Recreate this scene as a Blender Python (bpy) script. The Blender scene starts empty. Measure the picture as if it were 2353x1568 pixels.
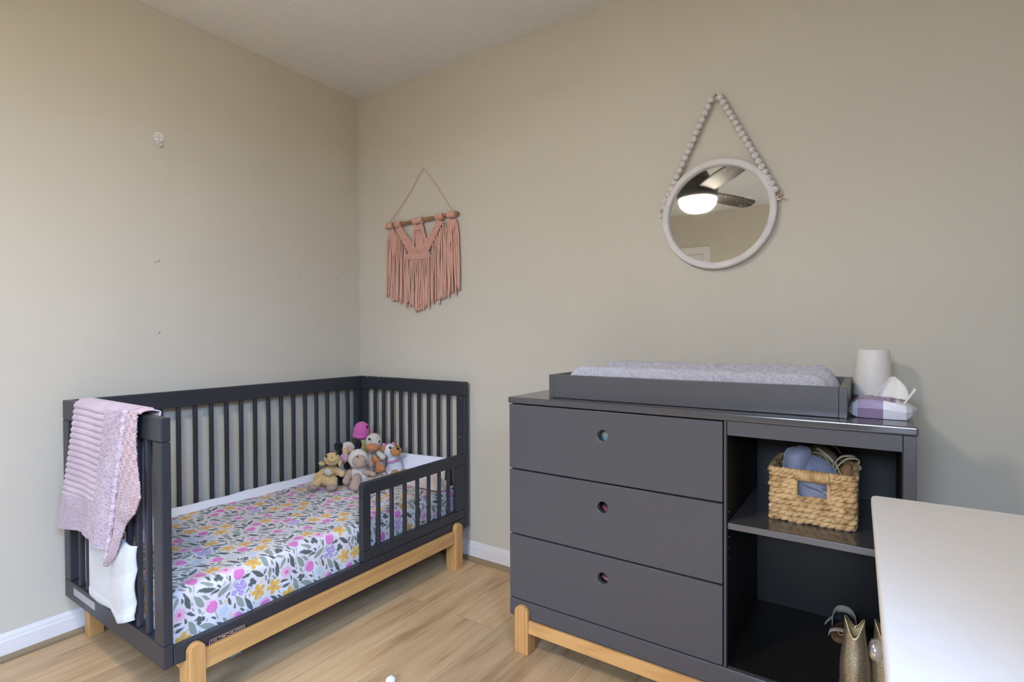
LAMP, SKY, FILL, EXPO, SPREAD, TILT = 92.0, 360.0, 410.0, 0.18, 150, .6
import bpy, bmesh, math, random
import numpy as np
from mathutils import Vector, Matrix, Euler
random.seed(7); rng = np.random.RandomState(11)
PI = math.pi
SC = bpy.context.scene
COL = SC.collection

# ------------------------------------------------------------------ materials
def lin(c):
    return tuple(((v/255)/12.92 if v/255 <= .04045 else ((v/255+.055)/1.055)**2.4) for v in c) + (1.0,)

class NT:
    """thin wrapper for building node trees"""
    def __init__(s, name):
        s.m = bpy.data.materials.new(name); s.m.use_nodes = True
        s.t = s.m.node_tree; s.b = s.t.nodes['Principled BSDF']
    def n(s, typ, **kw):
        nd = s.t.nodes.new(typ)
        for k, v in kw.items():
            if k in nd.inputs: nd.inputs[k].default_value = v
            else: setattr(nd, k, v)
        return nd
    def l(s, a, b): s.t.links.new(a, b)
    def coord(s, scale=(1, 1, 1), rot=(0, 0, 0), kind='Object'):
        tc = s.n('ShaderNodeTexCoord'); mp = s.n('ShaderNodeMapping')
        mp.inputs['Scale'].default_value = scale; mp.inputs['Rotation'].default_value = rot
        s.l(tc.outputs[kind], mp.inputs['Vector']); return mp.outputs['Vector']
    def ramp(s, fac, stops):
        r = s.n('ShaderNodeValToRGB'); e = r.color_ramp.elements
        while len(e) < len(stops): e.new(.5)
        for i, (p, c) in enumerate(stops): e[i].position = p; e[i].color = c
        s.l(fac, r.inputs['Fac']); return r.outputs['Color']
    def bump(s, h, strength=.3, dist=.002):
        b = s.n('ShaderNodeBump', Strength=strength, Distance=dist)
        s.l(h, b.inputs['Height']); s.l(b.outputs['Normal'], s.b.inputs['Normal']); return b
    def noise(s, vec, scale, detail=2, rough=.5):
        nd = s.n('ShaderNodeTexNoise', Scale=scale, Detail=detail, Roughness=rough)
        s.l(vec, nd.inputs['Vector']); return nd
def simple(name, rgb, rough=.5, metal=0, bump=0, bscale=300, var=.06, spec=.5, sheen=0, bdist=.001):
    t = NT(name); c = lin(rgb); v = t.coord()
    nz = t.noise(v, bscale*.12, 3)
    col = t.ramp(nz.outputs['Fac'], [(.3, tuple(x*(1-var) for x in c[:3])+(1,)), (.7, tuple(min(1, x*(1+var)) for x in c[:3])+(1,))])
    t.l(col, t.b.inputs['Base Color'])
    t.b.inputs['Roughness'].default_value = rough; t.b.inputs['Metallic'].default_value = metal
    t.b.inputs['Specular IOR Level'].default_value = spec
    if sheen: t.b.inputs['Sheen Weight'].default_value = sheen
    if bump:
        n2 = t.noise(v, bscale, 2); t.bump(n2.outputs['Fac'], bump, bdist)
    return t.m
def yarn(name, rgb, scale=110, strength=.9, var=.12):
    t = NT(name); c = lin(rgb); v = t.coord()
    vo = t.n('ShaderNodeTexVoronoi', Scale=scale); t.l(v, vo.inputs['Vector'])
    nz = t.noise(v, 420, 2)
    ad = t.n('ShaderNodeMath', operation='MULTIPLY_ADD'); ad.inputs[1].default_value = .35
    t.l(nz.outputs['Fac'], ad.inputs[0]); t.l(vo.outputs['Distance'], ad.inputs[2])
    inv = t.n('ShaderNodeMath', operation='SUBTRACT'); inv.inputs[0].default_value = 1; t.l(ad.outputs[0], inv.inputs[1])
    col = t.ramp(nz.outputs['Fac'], [(.25, tuple(x*(1-var*2) for x in c[:3])+(1,)), (.7, c)])
    t.l(col, t.b.inputs['Base Color']); t.b.inputs['Roughness'].default_value = .95
    t.b.inputs['Specular IOR Level'].default_value = .15; t.b.inputs['Sheen Weight'].default_value = .25
    t.bump(inv.outputs[0], strength, .004); return t.m
def wood(name, light, dark, axis=1, scale=1.0, rough=.42):
    t = NT(name)
    sc = [26*scale]*3; sc[axis] = 1.6*scale
    v = t.coord(tuple(sc))
    nz = t.noise(v, 1.6, 3, .55)
    wv = t.n('ShaderNodeTexWave', Scale=.9, Distortion=4.5, Detail=2)
    wv.inputs['Detail Scale'].default_value = 1.2; t.l(v, wv.inputs['Vector'])
    mx = t.n('ShaderNodeMath', operation='MULTIPLY_ADD'); mx.inputs[1].default_value = .45
    t.l(wv.outputs['Fac'], mx.inputs[0]); t.l(nz.outputs['Fac'], mx.inputs[2])
    col = t.ramp(mx.outputs[0], [(.25, lin(dark)), (.8, lin(light))])
    t.l(col, t.b.inputs['Base Color']); t.b.inputs['Roughness'].default_value = rough
    t.bump(nz.outputs['Fac'], .12, .001); return t.m
def floor_mat():
    t = NT('oak_plank_floor')
    v = t.coord(); sp = t.n('ShaderNodeSeparateXYZ'); t.l(v, sp.inputs[0])
    cb = t.n('ShaderNodeCombineXYZ'); t.l(sp.outputs['Y'], cb.inputs['X']); t.l(sp.outputs['X'], cb.inputs['Y'])
    br = t.n('ShaderNodeTexBrick', offset=.37, offset_frequency=2)
    br.inputs['Scale'].default_value = 1; br.inputs['Brick Width'].default_value = 1.2; br.inputs['Row Height'].default_value = .182
    br.inputs['Mortar Size'].default_value = .0008; br.inputs['Mortar Smooth'].default_value = .3
    br.inputs['Color1'].default_value = (0, 0, 0, 1); br.inputs['Color2'].default_value = (1, 1, 1, 1); br.inputs['Mortar'].default_value = (.5, .5, .5, 1)
    t.l(cb.outputs[0], br.inputs['Vector'])
    # per plank offset of the grain
    of = t.n('ShaderNodeVectorMath', operation='MULTIPLY_ADD'); of.inputs[1].default_value = (3.1, 7.7, 1.3)
    t.l(br.outputs['Color'], of.inputs[0]); t.l(v, of.inputs[2])
    mp = t.n('ShaderNodeMapping'); mp.inputs['Scale'].default_value = (17, 1.5, 1); t.l(of.outputs[0], mp.inputs['Vector'])
    g1 = t.noise(mp.outputs[0], 1.0, 5, .6); g1.inputs['Distortion'].default_value = .9
    mp2 = t.n('ShaderNodeMapping'); mp2.inputs['Scale'].default_value = (120, 5, 1); t.l(of.outputs[0], mp2.inputs['Vector'])
    g2 = t.noise(mp2.outputs[0], 1.0, 3, .6)
    mp3 = t.n('ShaderNodeMapping'); mp3.inputs['Scale'].default_value = (6, 1.8, 1); t.l(of.outputs[0], mp3.inputs['Vector'])
    g3 = t.noise(mp3.outputs[0], 1.0, 2, .5)
    a = t.n('ShaderNodeMath', operation='MULTIPLY_ADD'); a.inputs[1].default_value = .3; t.l(g2.outputs['Fac'], a.inputs[0]); t.l(g1.outputs['Fac'], a.inputs[2])
    b = t.n('ShaderNodeMath', operation='MULTIPLY_ADD'); b.inputs[1].default_value = .45; t.l(g3.outputs['Fac'], b.inputs[0]); t.l(a.outputs[0], b.inputs[2])
    col = t.ramp(b.outputs[0], [(.48, lin((98, 75, 54))), (.62, lin((152, 121, 88))), (.80, lin((196, 163, 122))), (1.0, lin((214, 183, 142)))])
    # plank tint
    tint = t.ramp(br.outputs['Color'], [(0, (.84, .83, .84, 1)), (1, (1.06, 1.04, 1.0, 1))])
    m1 = t.n('ShaderNodeMix', data_type='RGBA', blend_type='MULTIPLY'); m1.inputs[0].default_value = 1
    t.l(col, m1.inputs[6]); t.l(tint, m1.inputs[7])
    m2 = t.n('ShaderNodeMix', data_type='RGBA'); t.l(br.outputs['Fac'], m2.inputs[0]); t.l(m1.outputs[2], m2.inputs[6]); m2.inputs[7].default_value = lin((142, 116, 88))
    t.l(m2.outputs[2], t.b.inputs['Base Color']); t.b.inputs['Roughness'].default_value = .42
    t.bump(a.outputs[0], .12, .0015); return t.m
def wall_mat(name, rgb, scale=230, strength=.18, dist=.0015, rough=.7):
    t = NT(name); v = t.coord()
    t.b.inputs['Base Color'].default_value = lin(rgb); t.b.inputs['Roughness'].default_value = rough
    t.b.inputs['Specular IOR Level'].default_value = .3
    n1 = t.noise(v, scale, 3, .6)
    c = lin(rgb); n2 = t.noise(v, 1.3, 2)
    t.l(t.ramp(n2.outputs['Fac'], [(.3, tuple(x*.97 for x in c[:3])+(1,)), (.7, tuple(x*1.03 for x in c[:3])+(1,))]), t.b.inputs['Base Color'])
    t.bump(n1.outputs['Fac'], strength, dist); return t.m
def attr_mat(name, attr, rough=.85, bscale=900):
    t = NT(name); a = t.n('ShaderNodeAttribute', attribute_name=attr)
    t.l(a.outputs['Color'], t.b.inputs['Base Color']); t.b.inputs['Roughness'].default_value = rough
    t.b.inputs['Specular IOR Level'].default_value = .2; t.b.inputs['Sheen Weight'].default_value = .15
    v = t.coord(); n1 = t.noise(v, bscale, 2); n2 = t.noise(v, 14, 3)
    ad = t.n('ShaderNodeMath', operation='MULTIPLY_ADD'); ad.inputs[1].default_value = 9; t.l(n2.outputs['Fac'], ad.inputs[0]); t.l(n1.outputs['Fac'], ad.inputs[2])
    t.bump(ad.outputs[0], .25, .002); return t.m
def emit(name, rgb, strength):
    t = NT(name); t.b.inputs['Base Color'].default_value = lin((230, 225, 215))
    t.b.inputs['Emission Color'].default_value = rgb + (1,); t.b.inputs['Emission Strength'].default_value = strength
    v = t.coord(); nz = t.noise(v, 60, 1); t.bump(nz.outputs['Fac'], .02, .001); return t.m

M = {}
M['wall'] = wall_mat('greige_wall_paint', (203, 196, 180))
M['ceil'] = wall_mat('textured_ceiling_paint', (228, 226, 222), 95, .75, .006, .9)
M['floor'] = floor_mat()
M['trim'] = simple('white_trim_paint', (226, 222, 220), .4, var=.02)
M['shoe'] = wood('tan_shoe_moulding', (150, 130, 98), (126, 106, 78), 1, .5)
M['shoe_x'] = wood('tan_shoe_moulding_b', (150, 130, 98), (126, 106, 78), 0, .5)
M['inner_shade'] = simple('shaded_charcoal', (26, 23, 20), .5, var=.03)  # dresser charcoal darkened so the open cubby's shade sits in the colour
M['char'] = simple('charcoal_lacquer', (83, 81, 84), .34, var=.03, bump=.03, bscale=500)
M['gloss'] = simple('charcoal_gloss_lacquer', (76, 74, 76), .17, var=.03, spec=1.0)
M['crib'] = simple('ebony_bed_paint', (48, 49, 55), .4, var=.04, bump=.03, bscale=500)
M['pine_x'] = wood('pine_x', (222, 170, 106), (196, 140, 80), 0)
M['pine_y'] = wood('pine_y', (208, 160, 100), (182, 132, 78), 1)
M['pine_z'] = wood('pine_z', (212, 162, 100), (186, 134, 78), 2)
M['satin'] = simple('white_satin_furniture_paint', (228, 224, 222), .45, var=.015)
M['cloth_white'] = simple('white_cotton', (232, 232, 238), .9, bump=.35, bscale=700, var=.02, sheen=.2)
M['flannel'] = simple('white_flannel', (212, 211, 208), .95, bump=.5, bscale=900, var=.03, sheen=.3)
M['pad'] = None
M['bronze'] = simple('bronze_metal', (196, 168, 150), .4, .25)
M['black'] = simple('black_bead', (18, 16, 18), .2)
M['darkgap'] = simple('dark_felt', (22, 22, 24), .9)
M['brass'] = simple('brass', (190, 165, 110), .3, .9)
M['steel'] = simple('brushed_nickel', (200, 200, 205), .22, 1)
M['fan'] = simple('espresso_fan_finish', (58, 52, 46), .35, .3)
M['blade'] = wood('espresso_fan_blade', (70, 62, 54), (50, 45, 39), 0, .6, .75)
M['whitewash'] = simple('whitewashed_wood', (214, 208, 204), .7, var=.07, bump=.1, bscale=160)
t = NT('cracked_white_bead'); v = t.coord((1, 1, 1)); wv = t.n('ShaderNodeTexWave', Scale=42, Distortion=3, Detail=2); t.l(v, wv.inputs['Vector']); nz = t.noise(v, 150, 3)
mm = t.n('ShaderNodeMath', operation='MULTIPLY'); t.l(wv.outputs['Fac'], mm.inputs[0]); t.l(nz.outputs['Fac'], mm.inputs[1])
t.l(t.ramp(mm.outputs[0], [(.5, lin((216, 210, 206))), (.60, lin((170, 150, 136)))]), t.b.inputs['Base Color']); t.b.inputs['Roughness'].default_value = .7; M['bead'] = t.m
M['jute'] = simple('jute_cord', (168, 132, 96), .95, bump=.5, bscale=900)
M['lampwhite'] = simple('matte_white_plastic', (226, 220, 214), .55, var=.01)
M['lampbase'] = simple('grey_plastic_base', (120, 120, 118), .5)
M['macra'] = yarn('dusty_pink_cotton_cord', (224, 174, 154), 260, .4, .05)
M['dowel'] = wood('brown_dowel', (160, 118, 82), (122, 84, 54), 0)
M['smudge'] = simple('wall_scuff', (140, 132, 124), .9)
for n_, c_ in dict(yellow=(232, 200, 140), wool=(226, 216, 206), tan=(198, 168, 148), mauve=(184, 156, 146), cream=(222, 214, 200), peach=(238, 204, 158),
                   pinkpale=(226, 178, 196), pink=(222, 108, 178), lemon=(236, 222, 140), orange=(212, 136, 94), white=(232, 228, 232), caramel=(198, 142, 84),
                   pinkbright=(236, 142, 190), blackyarn=(38, 34, 36)).items():
    M[n_] = yarn('yarn_'+n_, c_, 90 if n_ in ('wool', 'pink') else 140, 1.0)
M['brown'] = simple('brown_thread', (110, 82, 66), .9)

# ------------------------------------------------------------------ mesh helpers
def quad_box(bm, x0, y0, z0, x1, y1, z1):
    v = [bm.verts.new(p) for p in ((x0, y0, z0), (x1, y0, z0), (x1, y1, z0), (x0, y1, z0), (x0, y0, z1), (x1, y0, z1), (x1, y1, z1), (x0, y1, z1))]
    for f in ((0, 3, 2, 1), (4, 5, 6, 7), (0, 1, 5, 4), (1, 2, 6, 5), (2, 3, 7, 6), (3, 0, 4, 7)): bm.faces.new([v[i] for i in f])
def prism(bm, poly, axis, d0, d1):
    """extrude a 2D polygon along axis (0 x,1 y,2 z); poly is in the other two axes, in order"""
    def P(a, b, d): return [(d, a, b), (a, d, b), (a, b, d)][axis]
    A = [bm.verts.new(P(a, b, d0)) for a, b in poly]; B = [bm.verts.new(P(a, b, d1)) for a, b in poly]
    bm.faces.new(A); bm.faces.new(B[::-1]); n = len(poly)
    for i in range(n): bm.faces.new((A[i], B[i], B[(i+1) % n], A[(i+1) % n]))
def tube(bm, pts, rad, sides=8, cap=True, closed=False):
    pts = [Vector(p) for p in pts]; n = len(pts); rings = []
    rad = rad if hasattr(rad, '__len__') else [rad]*n
    up = None
    for i, p in enumerate(pts):
        t = (pts[(i+1) % n]-pts[i-1]) if closed else (pts[min(i+1, n-1)]-pts[max(i-1, 0)])
        if t.length < 1e-9: t = Vector((0, 0, 1))
        t.normalize()
        if up is None: up = t.orthogonal().normalized()
        up = (up-t*up.dot(t));
        if up.length < 1e-6: up = t.orthogonal()
        up.normalize(); sd = t.cross(up)
        rings.append([bm.verts.new(p+(up*math.cos(a)+sd*math.sin(a))*rad[i]) for a in [2*PI*k/sides for k in range(sides)]])
    for i in range(n if closed else n-1):
        a, b = rings[i], rings[(i+1) % n]
        for k in range(sides): bm.faces.new((a[k], a[(k+1) % sides], b[(k+1) % sides], b[k]))
    if cap and not closed: bm.faces.new(rings[0][::-1]); bm.faces.new(rings[-1])
def lathe(bm, prof, c=(0, 0, 0), seg=32, axis=2, a0=0, a1=2*PI):
    full = abs(a1-a0-2*PI) < 1e-6; m = seg if full else seg+1
    rings = []
    for r, h in prof:
        ring = []
        for k in range(m):
            a = a0+(a1-a0)*k/seg; p = [r*math.cos(a), r*math.sin(a), h]
            if axis == 1: p = [p[0], p[2], p[1]]
            elif axis == 0: p = [p[2], p[0], p[1]]
            ring.append(bm.verts.new((p[0]+c[0], p[1]+c[1], p[2]+c[2])))
        rings.append(ring)
    for i in range(len(rings)-1):
        for k in range(seg):
            k2 = (k+1) % m if full else k+1
            try: bm.faces.new((rings[i][k], rings[i][k2], rings[i+1][k2], rings[i+1][k]))
            except ValueError: pass
    bmesh.ops.remove_doubles(bm, verts=bm.verts, dist=1e-6)
def ellipsoid(bm, c, r, R=None, D=None, tilt=0, seg=20, rings=12, noise=0):
    R = Vector(R or (1, 0, 0)); D = Vector(D or (0, -1, 0)); U = Vector((0, 0, 1))
    t = math.radians(tilt); R2 = R*math.cos(t)-U*math.sin(t); U2 = R*math.sin(t)+U*math.cos(t)
    r_ = bmesh.ops.create_uvsphere(bm, u_segments=seg, v_segments=rings, radius=1)
    for v in r_['verts']:
        p = v.co.copy()
        if noise: p *= 1+noise*(math.sin(p.x*7+1)*math.sin(p.y*8+2)*math.sin(p.z*9))
        v.co = Vector(c)+R2*p.x*r[0]+D*p.y*r[1]+U2*p.z*r[2]
def capsule(bm, a, b, ra, rb, sides=16):
    a, b = Vector(a), Vector(b); d = (b-a); L = d.length; d.normalize(); pts = []; rad = []
    for k in range(5): t = PI/2*(1-k/4); pts.append(a-d*ra*math.sin(t)); rad.append(max(ra*math.cos(t), .0004))
    for k in range(5): t = PI/2*(k/4); pts.append(b+d*rb*math.sin(t)); rad.append(max(rb*math.cos(t), .0004))
    tube(bm, pts, rad, sides)
def grid(bm, fn, nu, nv):
    V = [[bm.verts.new(fn(i/nu, j/nv)) for j in range(nv+1)] for i in range(nu+1)]
    for i in range(nu):
        for j in range(nv): bm.faces.new((V[i][j], V[i+1][j], V[i+1][j+1], V[i][j+1]))
    return V
def B(): return bmesh.new()
def boxes(*L):
    bm = B()
    for b in L: quad_box(bm, *b)
    return bm

def obj(name, bm, mat, parent=None, smooth=False, bevel=0, solid=0, subsurf=0, seg=2, auto=False):
    bmesh.ops.recalc_face_normals(bm, faces=bm.faces)
    me = bpy.data.meshes.new(name)
    bm.to_mesh(me); bm.free()
    return obj_me(name, me, mat, parent, smooth, bevel, solid, subsurf, seg, auto)
def obj_me(name, me, mat, parent=None, smooth=False, bevel=0, solid=0, subsurf=0, seg=2, auto=False):
    o = bpy.data.objects.new(name, me); COL.objects.link(o)
    for m in (mat if isinstance(mat, (list, tuple)) else [mat]): me.materials.append(m)
    if parent is not None:
        o.parent = parent; o.location = -world_loc(parent)
    if smooth: me.polygons.foreach_set('use_smooth', [True]*len(me.polygons))
    if solid:
        s = o.modifiers.new('thick', 'SOLIDIFY'); s.thickness = solid; s.offset = 0
    if bevel:
        b = o.modifiers.new('bevel', 'BEVEL'); b.width = bevel; b.segments = seg; b.limit_method = 'ANGLE'; b.angle_limit = math.radians(40)
        if not smooth: b.harden_normals = False
    if subsurf:
        s = o.modifiers.new('sub', 'SUBSURF'); s.levels = subsurf; s.render_levels = subsurf
    return o
def world_loc(o):
    l = Vector(o.location)
    while o.parent: o = o.parent; l = l+Vector(o.location)
    return l
def rebase(o):
    """put a lone mesh's origin at the middle of its base"""
    n = len(o.data.vertices); a = np.empty(n*3); o.data.vertices.foreach_get('co', a); a = a.reshape(-1, 3)
    b = np.array([(a[:, 0].min()+a[:, 0].max())/2, (a[:, 1].min()+a[:, 1].max())/2, a[:, 2].min()])
    o.data.vertices.foreach_set('co', (a-b).ravel()); o.data.update(); o.location = Vector(b)+Vector(o.location); return o
def tag(o, label, cat, group=None):
    o['label'] = label; o['category'] = cat
    if group: o['group'] = group
    return o
def thing(name, label, cat, loc=(0, 0, 0), group=None):
    o = bpy.data.objects.new(name, None); COL.objects.link(o); o.location = loc; o.empty_display_size = .05
    return tag(o, label, cat, group)
def solo(name, bm, mat, label, cat, group=None, **kw): return tag(rebase(obj(name, bm, mat, None, **kw)), label, cat, group)
def struct(name, bm, mat, parent=None, **kw):
    o = obj(name, bm, mat, parent, **kw); o['kind'] = 'structure'; return o
def copy_at(src, loc, parent):
    o = src.copy(); COL.objects.link(o); o.parent = parent; o.location = Vector(loc)-world_loc(parent); return o
def text_mesh(s, size, depth=.0):
    cu = bpy.data.curves.new('t', 'FONT'); cu.body = s; cu.size = size; cu.extrude = depth; cu.align_x = 'CENTER'; cu.align_y = 'CENTER'; cu.resolution_u = 2
    o = bpy.data.objects.new('t', cu); COL.objects.link(o); bpy.context.view_layer.update()
    me = bpy.data.meshes.new_from_object(o.evaluated_get(bpy.context.evaluated_depsgraph_get()))
    bpy.data.objects.remove(o); bpy.data.curves.remove(cu); return me
def place_me(me, origin, xa, ya):
    xa, ya = Vector(xa), Vector(ya); za = xa.cross(ya)
    me.transform(Matrix.Translation(origin) @ Matrix((xa, ya, za)).transposed().to_4x4()); return me

# ------------------------------------------------------------------ room shell
RX, RY, RZ = 2.95, -4.09, 2.44        # width, far end, ceiling height
struct('floor', boxes((-.1, RY-.1, -.06, RX+.1, .1, 0)), M['floor'])
struct('ceiling', boxes((-.1, RY-.1, RZ, RX+.1, .1, RZ+.08)), M['ceil'])
wl = struct('wall_left', boxes((-.1, RY, 0, 0, .0, RZ)), M['wall'])
struct('wall_back', boxes((-.1, 0, 0, RX+.1, .1, RZ)), M['wall'])
# right wall with the window opening
WY0, WY1, WZ0, WZ1 = -2.85, -1.75, 1.0, 2.1
struct('wall_right', boxes((RX, RY, 0, RX+.1, 0, WZ0), (RX, RY, WZ1, RX+.1, 0, RZ), (RX, RY, WZ0, RX+.1, WY0, WZ1), (RX, WY1, WZ0, RX+.1, 0, WZ1)), M['wall'])
# front wall with the door opening
DX0, DX1, DZ = .10, .86, 1.985
FX0, FX1, FZ0, FZ1 = 1.72, 2.76, .9, 2.1      # unseen opening beside the door, added to let in fill light
struct('wall_front', boxes((-.1, RY-.1, 0, DX0, RY, RZ), (DX1, RY-.1, 0, FX0, RY, RZ), (FX1, RY-.1, 0, RX+.1, RY, RZ), (FX0, RY-.1, 0, FX1, RY, FZ0), (FX0, RY-.1, FZ1, FX1, RY, RZ), (DX0, RY-.1, DZ, DX1, RY, RZ)), M['wall'])
def casing(name, segs, parent=None):
    return struct(name, boxes(*segs), M['trim'], parent, bevel=.004)
d1 = casing('door_1', [(DX0, RY-.045, .01, DX1, RY-.01, DZ)])
struct('door_panel', boxes((DX0+.1, RY-.012, 1.05, DX1-.1, RY-.004, DZ-.13), (DX0+.1, RY-.012, .2, DX1-.1, RY-.004, .9)), M['trim'], d1, bevel=.003)
kb = B(); lathe(kb, [(.0, .0), (.012, .0), (.012, .025), (.026, .035), (.03, .05), (.022, .066), (0, .07)], (DX1-.07, RY-.01, .95), 20, axis=1)
struct('door_knob', kb, M['steel'], d1, smooth=True)
casing('trim_1', [(DX0-.08, RY, 0, DX0, RY+.018, DZ+.08), (DX1, RY, 0, DX1+.08, RY+.018, DZ+.08), (DX0, RY, DZ, DX1, RY+.018, DZ+.08)])
w1 = casing('window_1', [(RX+.03, WY0, WZ0, RX+.07, WY0+.05, WZ1), (RX+.03, WY1-.05, WZ0, RX+.07, WY1, WZ1), (RX+.03, WY0, WZ0, RX+.07, WY1, WZ0+.05), (RX+.03, WY0, WZ1-.05, RX+.07, WY1, WZ1),
                         (RX+.035, WY0, 1.53, RX+.065, WY1, 1.57)])
casing('trim_2', [(RX-.018, WY0-.07, WZ0-.07, RX, WY0, WZ1+.07), (RX-.018, WY1, WZ0-.07, RX, WY1+.07, WZ1+.07), (RX-.018, WY0, WZ1, RX, WY1, WZ1+.07), (RX-.03, WY0-.07, WZ0-.07, RX, WY1+.07, WZ0)])
casing('fill_window', [(FX0, RY-.07, FZ0, FX0+.05, RY-.03, FZ1), (FX1-.05, RY-.07, FZ0, FX1, RY-.03, FZ1), (FX0, RY-.07, FZ0, FX1, RY-.03, FZ0+.05), (FX0, RY-.07, FZ1-.05, FX1, RY-.03, FZ1), (FX0, RY-.065, 1.48, FX1, RY-.035, 1.52)])  # frame of the added fill opening
casing('fill_window_trim', [(FX0-.07, RY, FZ0-.07, FX0, RY+.018, FZ1+.07), (FX1, RY, FZ0-.07, FX1+.07, RY+.018, FZ1+.07), (FX0, RY, FZ1, FX1, RY+.018, FZ1+.07), (FX0-.07, RY, FZ0-.07, FX1+.07, RY+.03, FZ0)])
# baseboards: profile (distance from wall, height), with a tan shoe moulding at the foot
BP = [(0, 0), (.014, 0), (.014, .066), (.010, .072), (.010, .078), (.006, .086), (0, .09)]
SP = [(0, 0), (.026, 0), (.026, .008), (.022, .017), (.014, .021), (0, .021)]
def skirting(name, axis, sgn, wall, d0, d1):
    for nm, pr, m in ((name, BP, M['trim']), ('trim_shoe_'+name.split('_')[1], SP, M['shoe_x'] if axis == 0 else M['shoe'])):
        bm = B(); prism(bm, [(wall+sgn*a, b) for a, b in pr], axis, d0, d1); struct(nm, bm, m)
skirting('baseboard_left', 1, 1, 0, RY, 0)
skirting('baseboard_back', 0, -1, 0, 0, RX)
skirting('baseboard_right', 1, -1, RX, RY, 0)
skirting('baseboard_front', 0, 1, RY, DX1+.08, RX)
for (y, z, r) in ((-1.033, 1.406, .004), (-1.033, 1.11, .004), (-.379, 1.399, .003), (-.155, 1.404, .003), (-1.045, 1.400, .003)):
    bm = B(); lathe(bm, [(0, .0006), (r, .0004), (r, 0)], (0, y, z), 8, axis=0); struct('wall_mark', bm, M['smudge'], wl)

# ------------------------------------------------------------------ camera
cam = bpy.data.cameras.new('camera'); cam.sensor_width = 36; cam.sensor_fit = 'HORIZONTAL'; cam.lens = 18.7046; cam.clip_start = .02
co = bpy.data.objects.new('camera', cam); COL.objects.link(co)
r_, u_, f_ = Vector((.8262031, .5633550, -.0044212)), Vector((-.0030820, .0123672, .9999188)), Vector((-.5633639, .8261224, -.0119541))
co.matrix_world = Matrix.Translation((2.43806, -2.0279, 1.09606)) @ Matrix((r_, u_, -f_)).transposed().to_4x4()
SC.camera = co
# ------------------------------------------------------------------ toddler bed
XL, XR, YF, YH, T = .040, .812, -1.365, -.022, .026
Z0, Z1, Z2, Z3 = .166, .231, .801, .869
bed = thing('toddler_bed', 'dark charcoal slatted toddler bed with natural wood legs, standing in the corner', 'bed', (.426, -.69, 0))
def slat_src(name, h, parent, loc, w=.0165):
    o = obj(name, boxes((-w/2, -w/2, 0, w/2, w/2, h)), M['crib'], None, bevel=.005, seg=3)
    o.parent = parent; o.location = Vector(loc)-world_loc(parent); return o
def end_panel(name, y0, y1):
    p = obj(name, boxes((XL, y0, Z2, XR, y1, Z3)), M['crib'], bed, bevel=.003)
    obj('post', boxes((XL, y0, Z1+.001, XL+.054, y1, Z2-.001)), M['crib'], p, bevel=.003)
    obj('post', boxes((XR-.054, y0, Z1+.001, XR, y1, Z2-.001)), M['crib'], p, bevel=.003)
    obj('bottom_rail', boxes((XL, y0, Z0, XR, y1, Z1)), M['crib'], p, bevel=.003)
    s = slat_src('slat', Z2-Z1, p, (.165, (y0+y1)/2, Z1))
    for i in range(1, 9): copy_at(s, (.165+i*.0664, (y0+y1)/2, Z1), p)
    return p
foot = end_panel('footboard', YF, YF+T)
head = end_panel('headboard', YH-T, YH)
bk = obj('back_panel', boxes((XL, YF+T, Z2, XL+T, YH-T, Z3)), M['crib'], bed, bevel=.003)
obj('post', boxes((XL, YF+T, Z1+.001, XL+T, YF+T+.032, Z2-.001)), M['crib'], bk, bevel=.003)
obj('post', boxes((XL, YH-T-.032, Z1+.001, XL+T, YH-T, Z2-.001)), M['crib'], bk, bevel=.003)
for x_, r_c in ((.112, .006), (.206, .005)):
    bm = B(); ellipsoid(bm, (x_, YH-T+.0005, Z3-.0012), (r_c, .0022, .0026), seg=10, rings=6); o = obj('paint_chip', bm, M['pine_x'], head); o['label'] = 'bare wood paint chip'
obj('bottom_rail', boxes((XL, YF+T, Z0, XL+T, YH-T, Z1)), M['crib'], bk, bevel=.003)
s = slat_src('slat', Z2-Z1, bk, (XL+.012, -.129, Z1))
for i in range(1, 18): copy_at(s, (XL+.012, -.129-.0661*i, Z1), bk)
obj('mattress_platform', boxes((XL+T, YF+T, .172, XR-T, YH-T, .192)), M['crib'], bed)
fr = obj('front_rail', boxes((XR-T, YF+T+.001, Z0, XR-.001, YH-T-.001, .2165)), M['crib'], bed, bevel=.003)
# maker's plate on the front rail: bronze frame, raised letters and a heart
py0, py1, pz0, pz1 = -1.243, -1.135, .1795, .1935
plate = obj('name_plate', boxes((XR-.0005, py0, pz0, XR+.0002, py1, pz1)), M['darkgap'], fr)
bm = B(); e = .0011
for b in ((py0, pz0, py1, pz0+e), (py0, pz1-e, py1, pz1), (py0, pz0, py0+e*2, pz1), (py1-e, pz0, py1, pz1)): quad_box(bm, XR, b[0], b[1], XR+.0016, b[2], b[3])
obj('plate_frame', bm, M['bronze'], plate)
def rail_text(s, yc, size):
    me = place_me(text_mesh(s, size, .0005), (XR+.001, yc, (pz0+pz1)/2), (0, 1, 0), (0, 0, 1)); return me
m1 = rail_text('DELTA', -1.2195, .0124); m2 = rail_text('CHILDREN', -1.1640, .0124)
obj_me('lettering', m1, M['bronze'], plate); obj_me('lettering', m2, M['bronze'], plate)
bm = B(); H = []
for k in range(40):
    a = 2*PI*k/40; H.append((16*math.sin(a)**3, 13*math.cos(a)-5*math.cos(2*a)-2*math.cos(3*a)-math.cos(4*a)))
prism(bm, [(-1.1985+a*.00024, .1868+b*.00026) for a, b in H], 0, XR, XR+.0016); obj('heart', bm, M['bronze'], plate)
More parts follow.
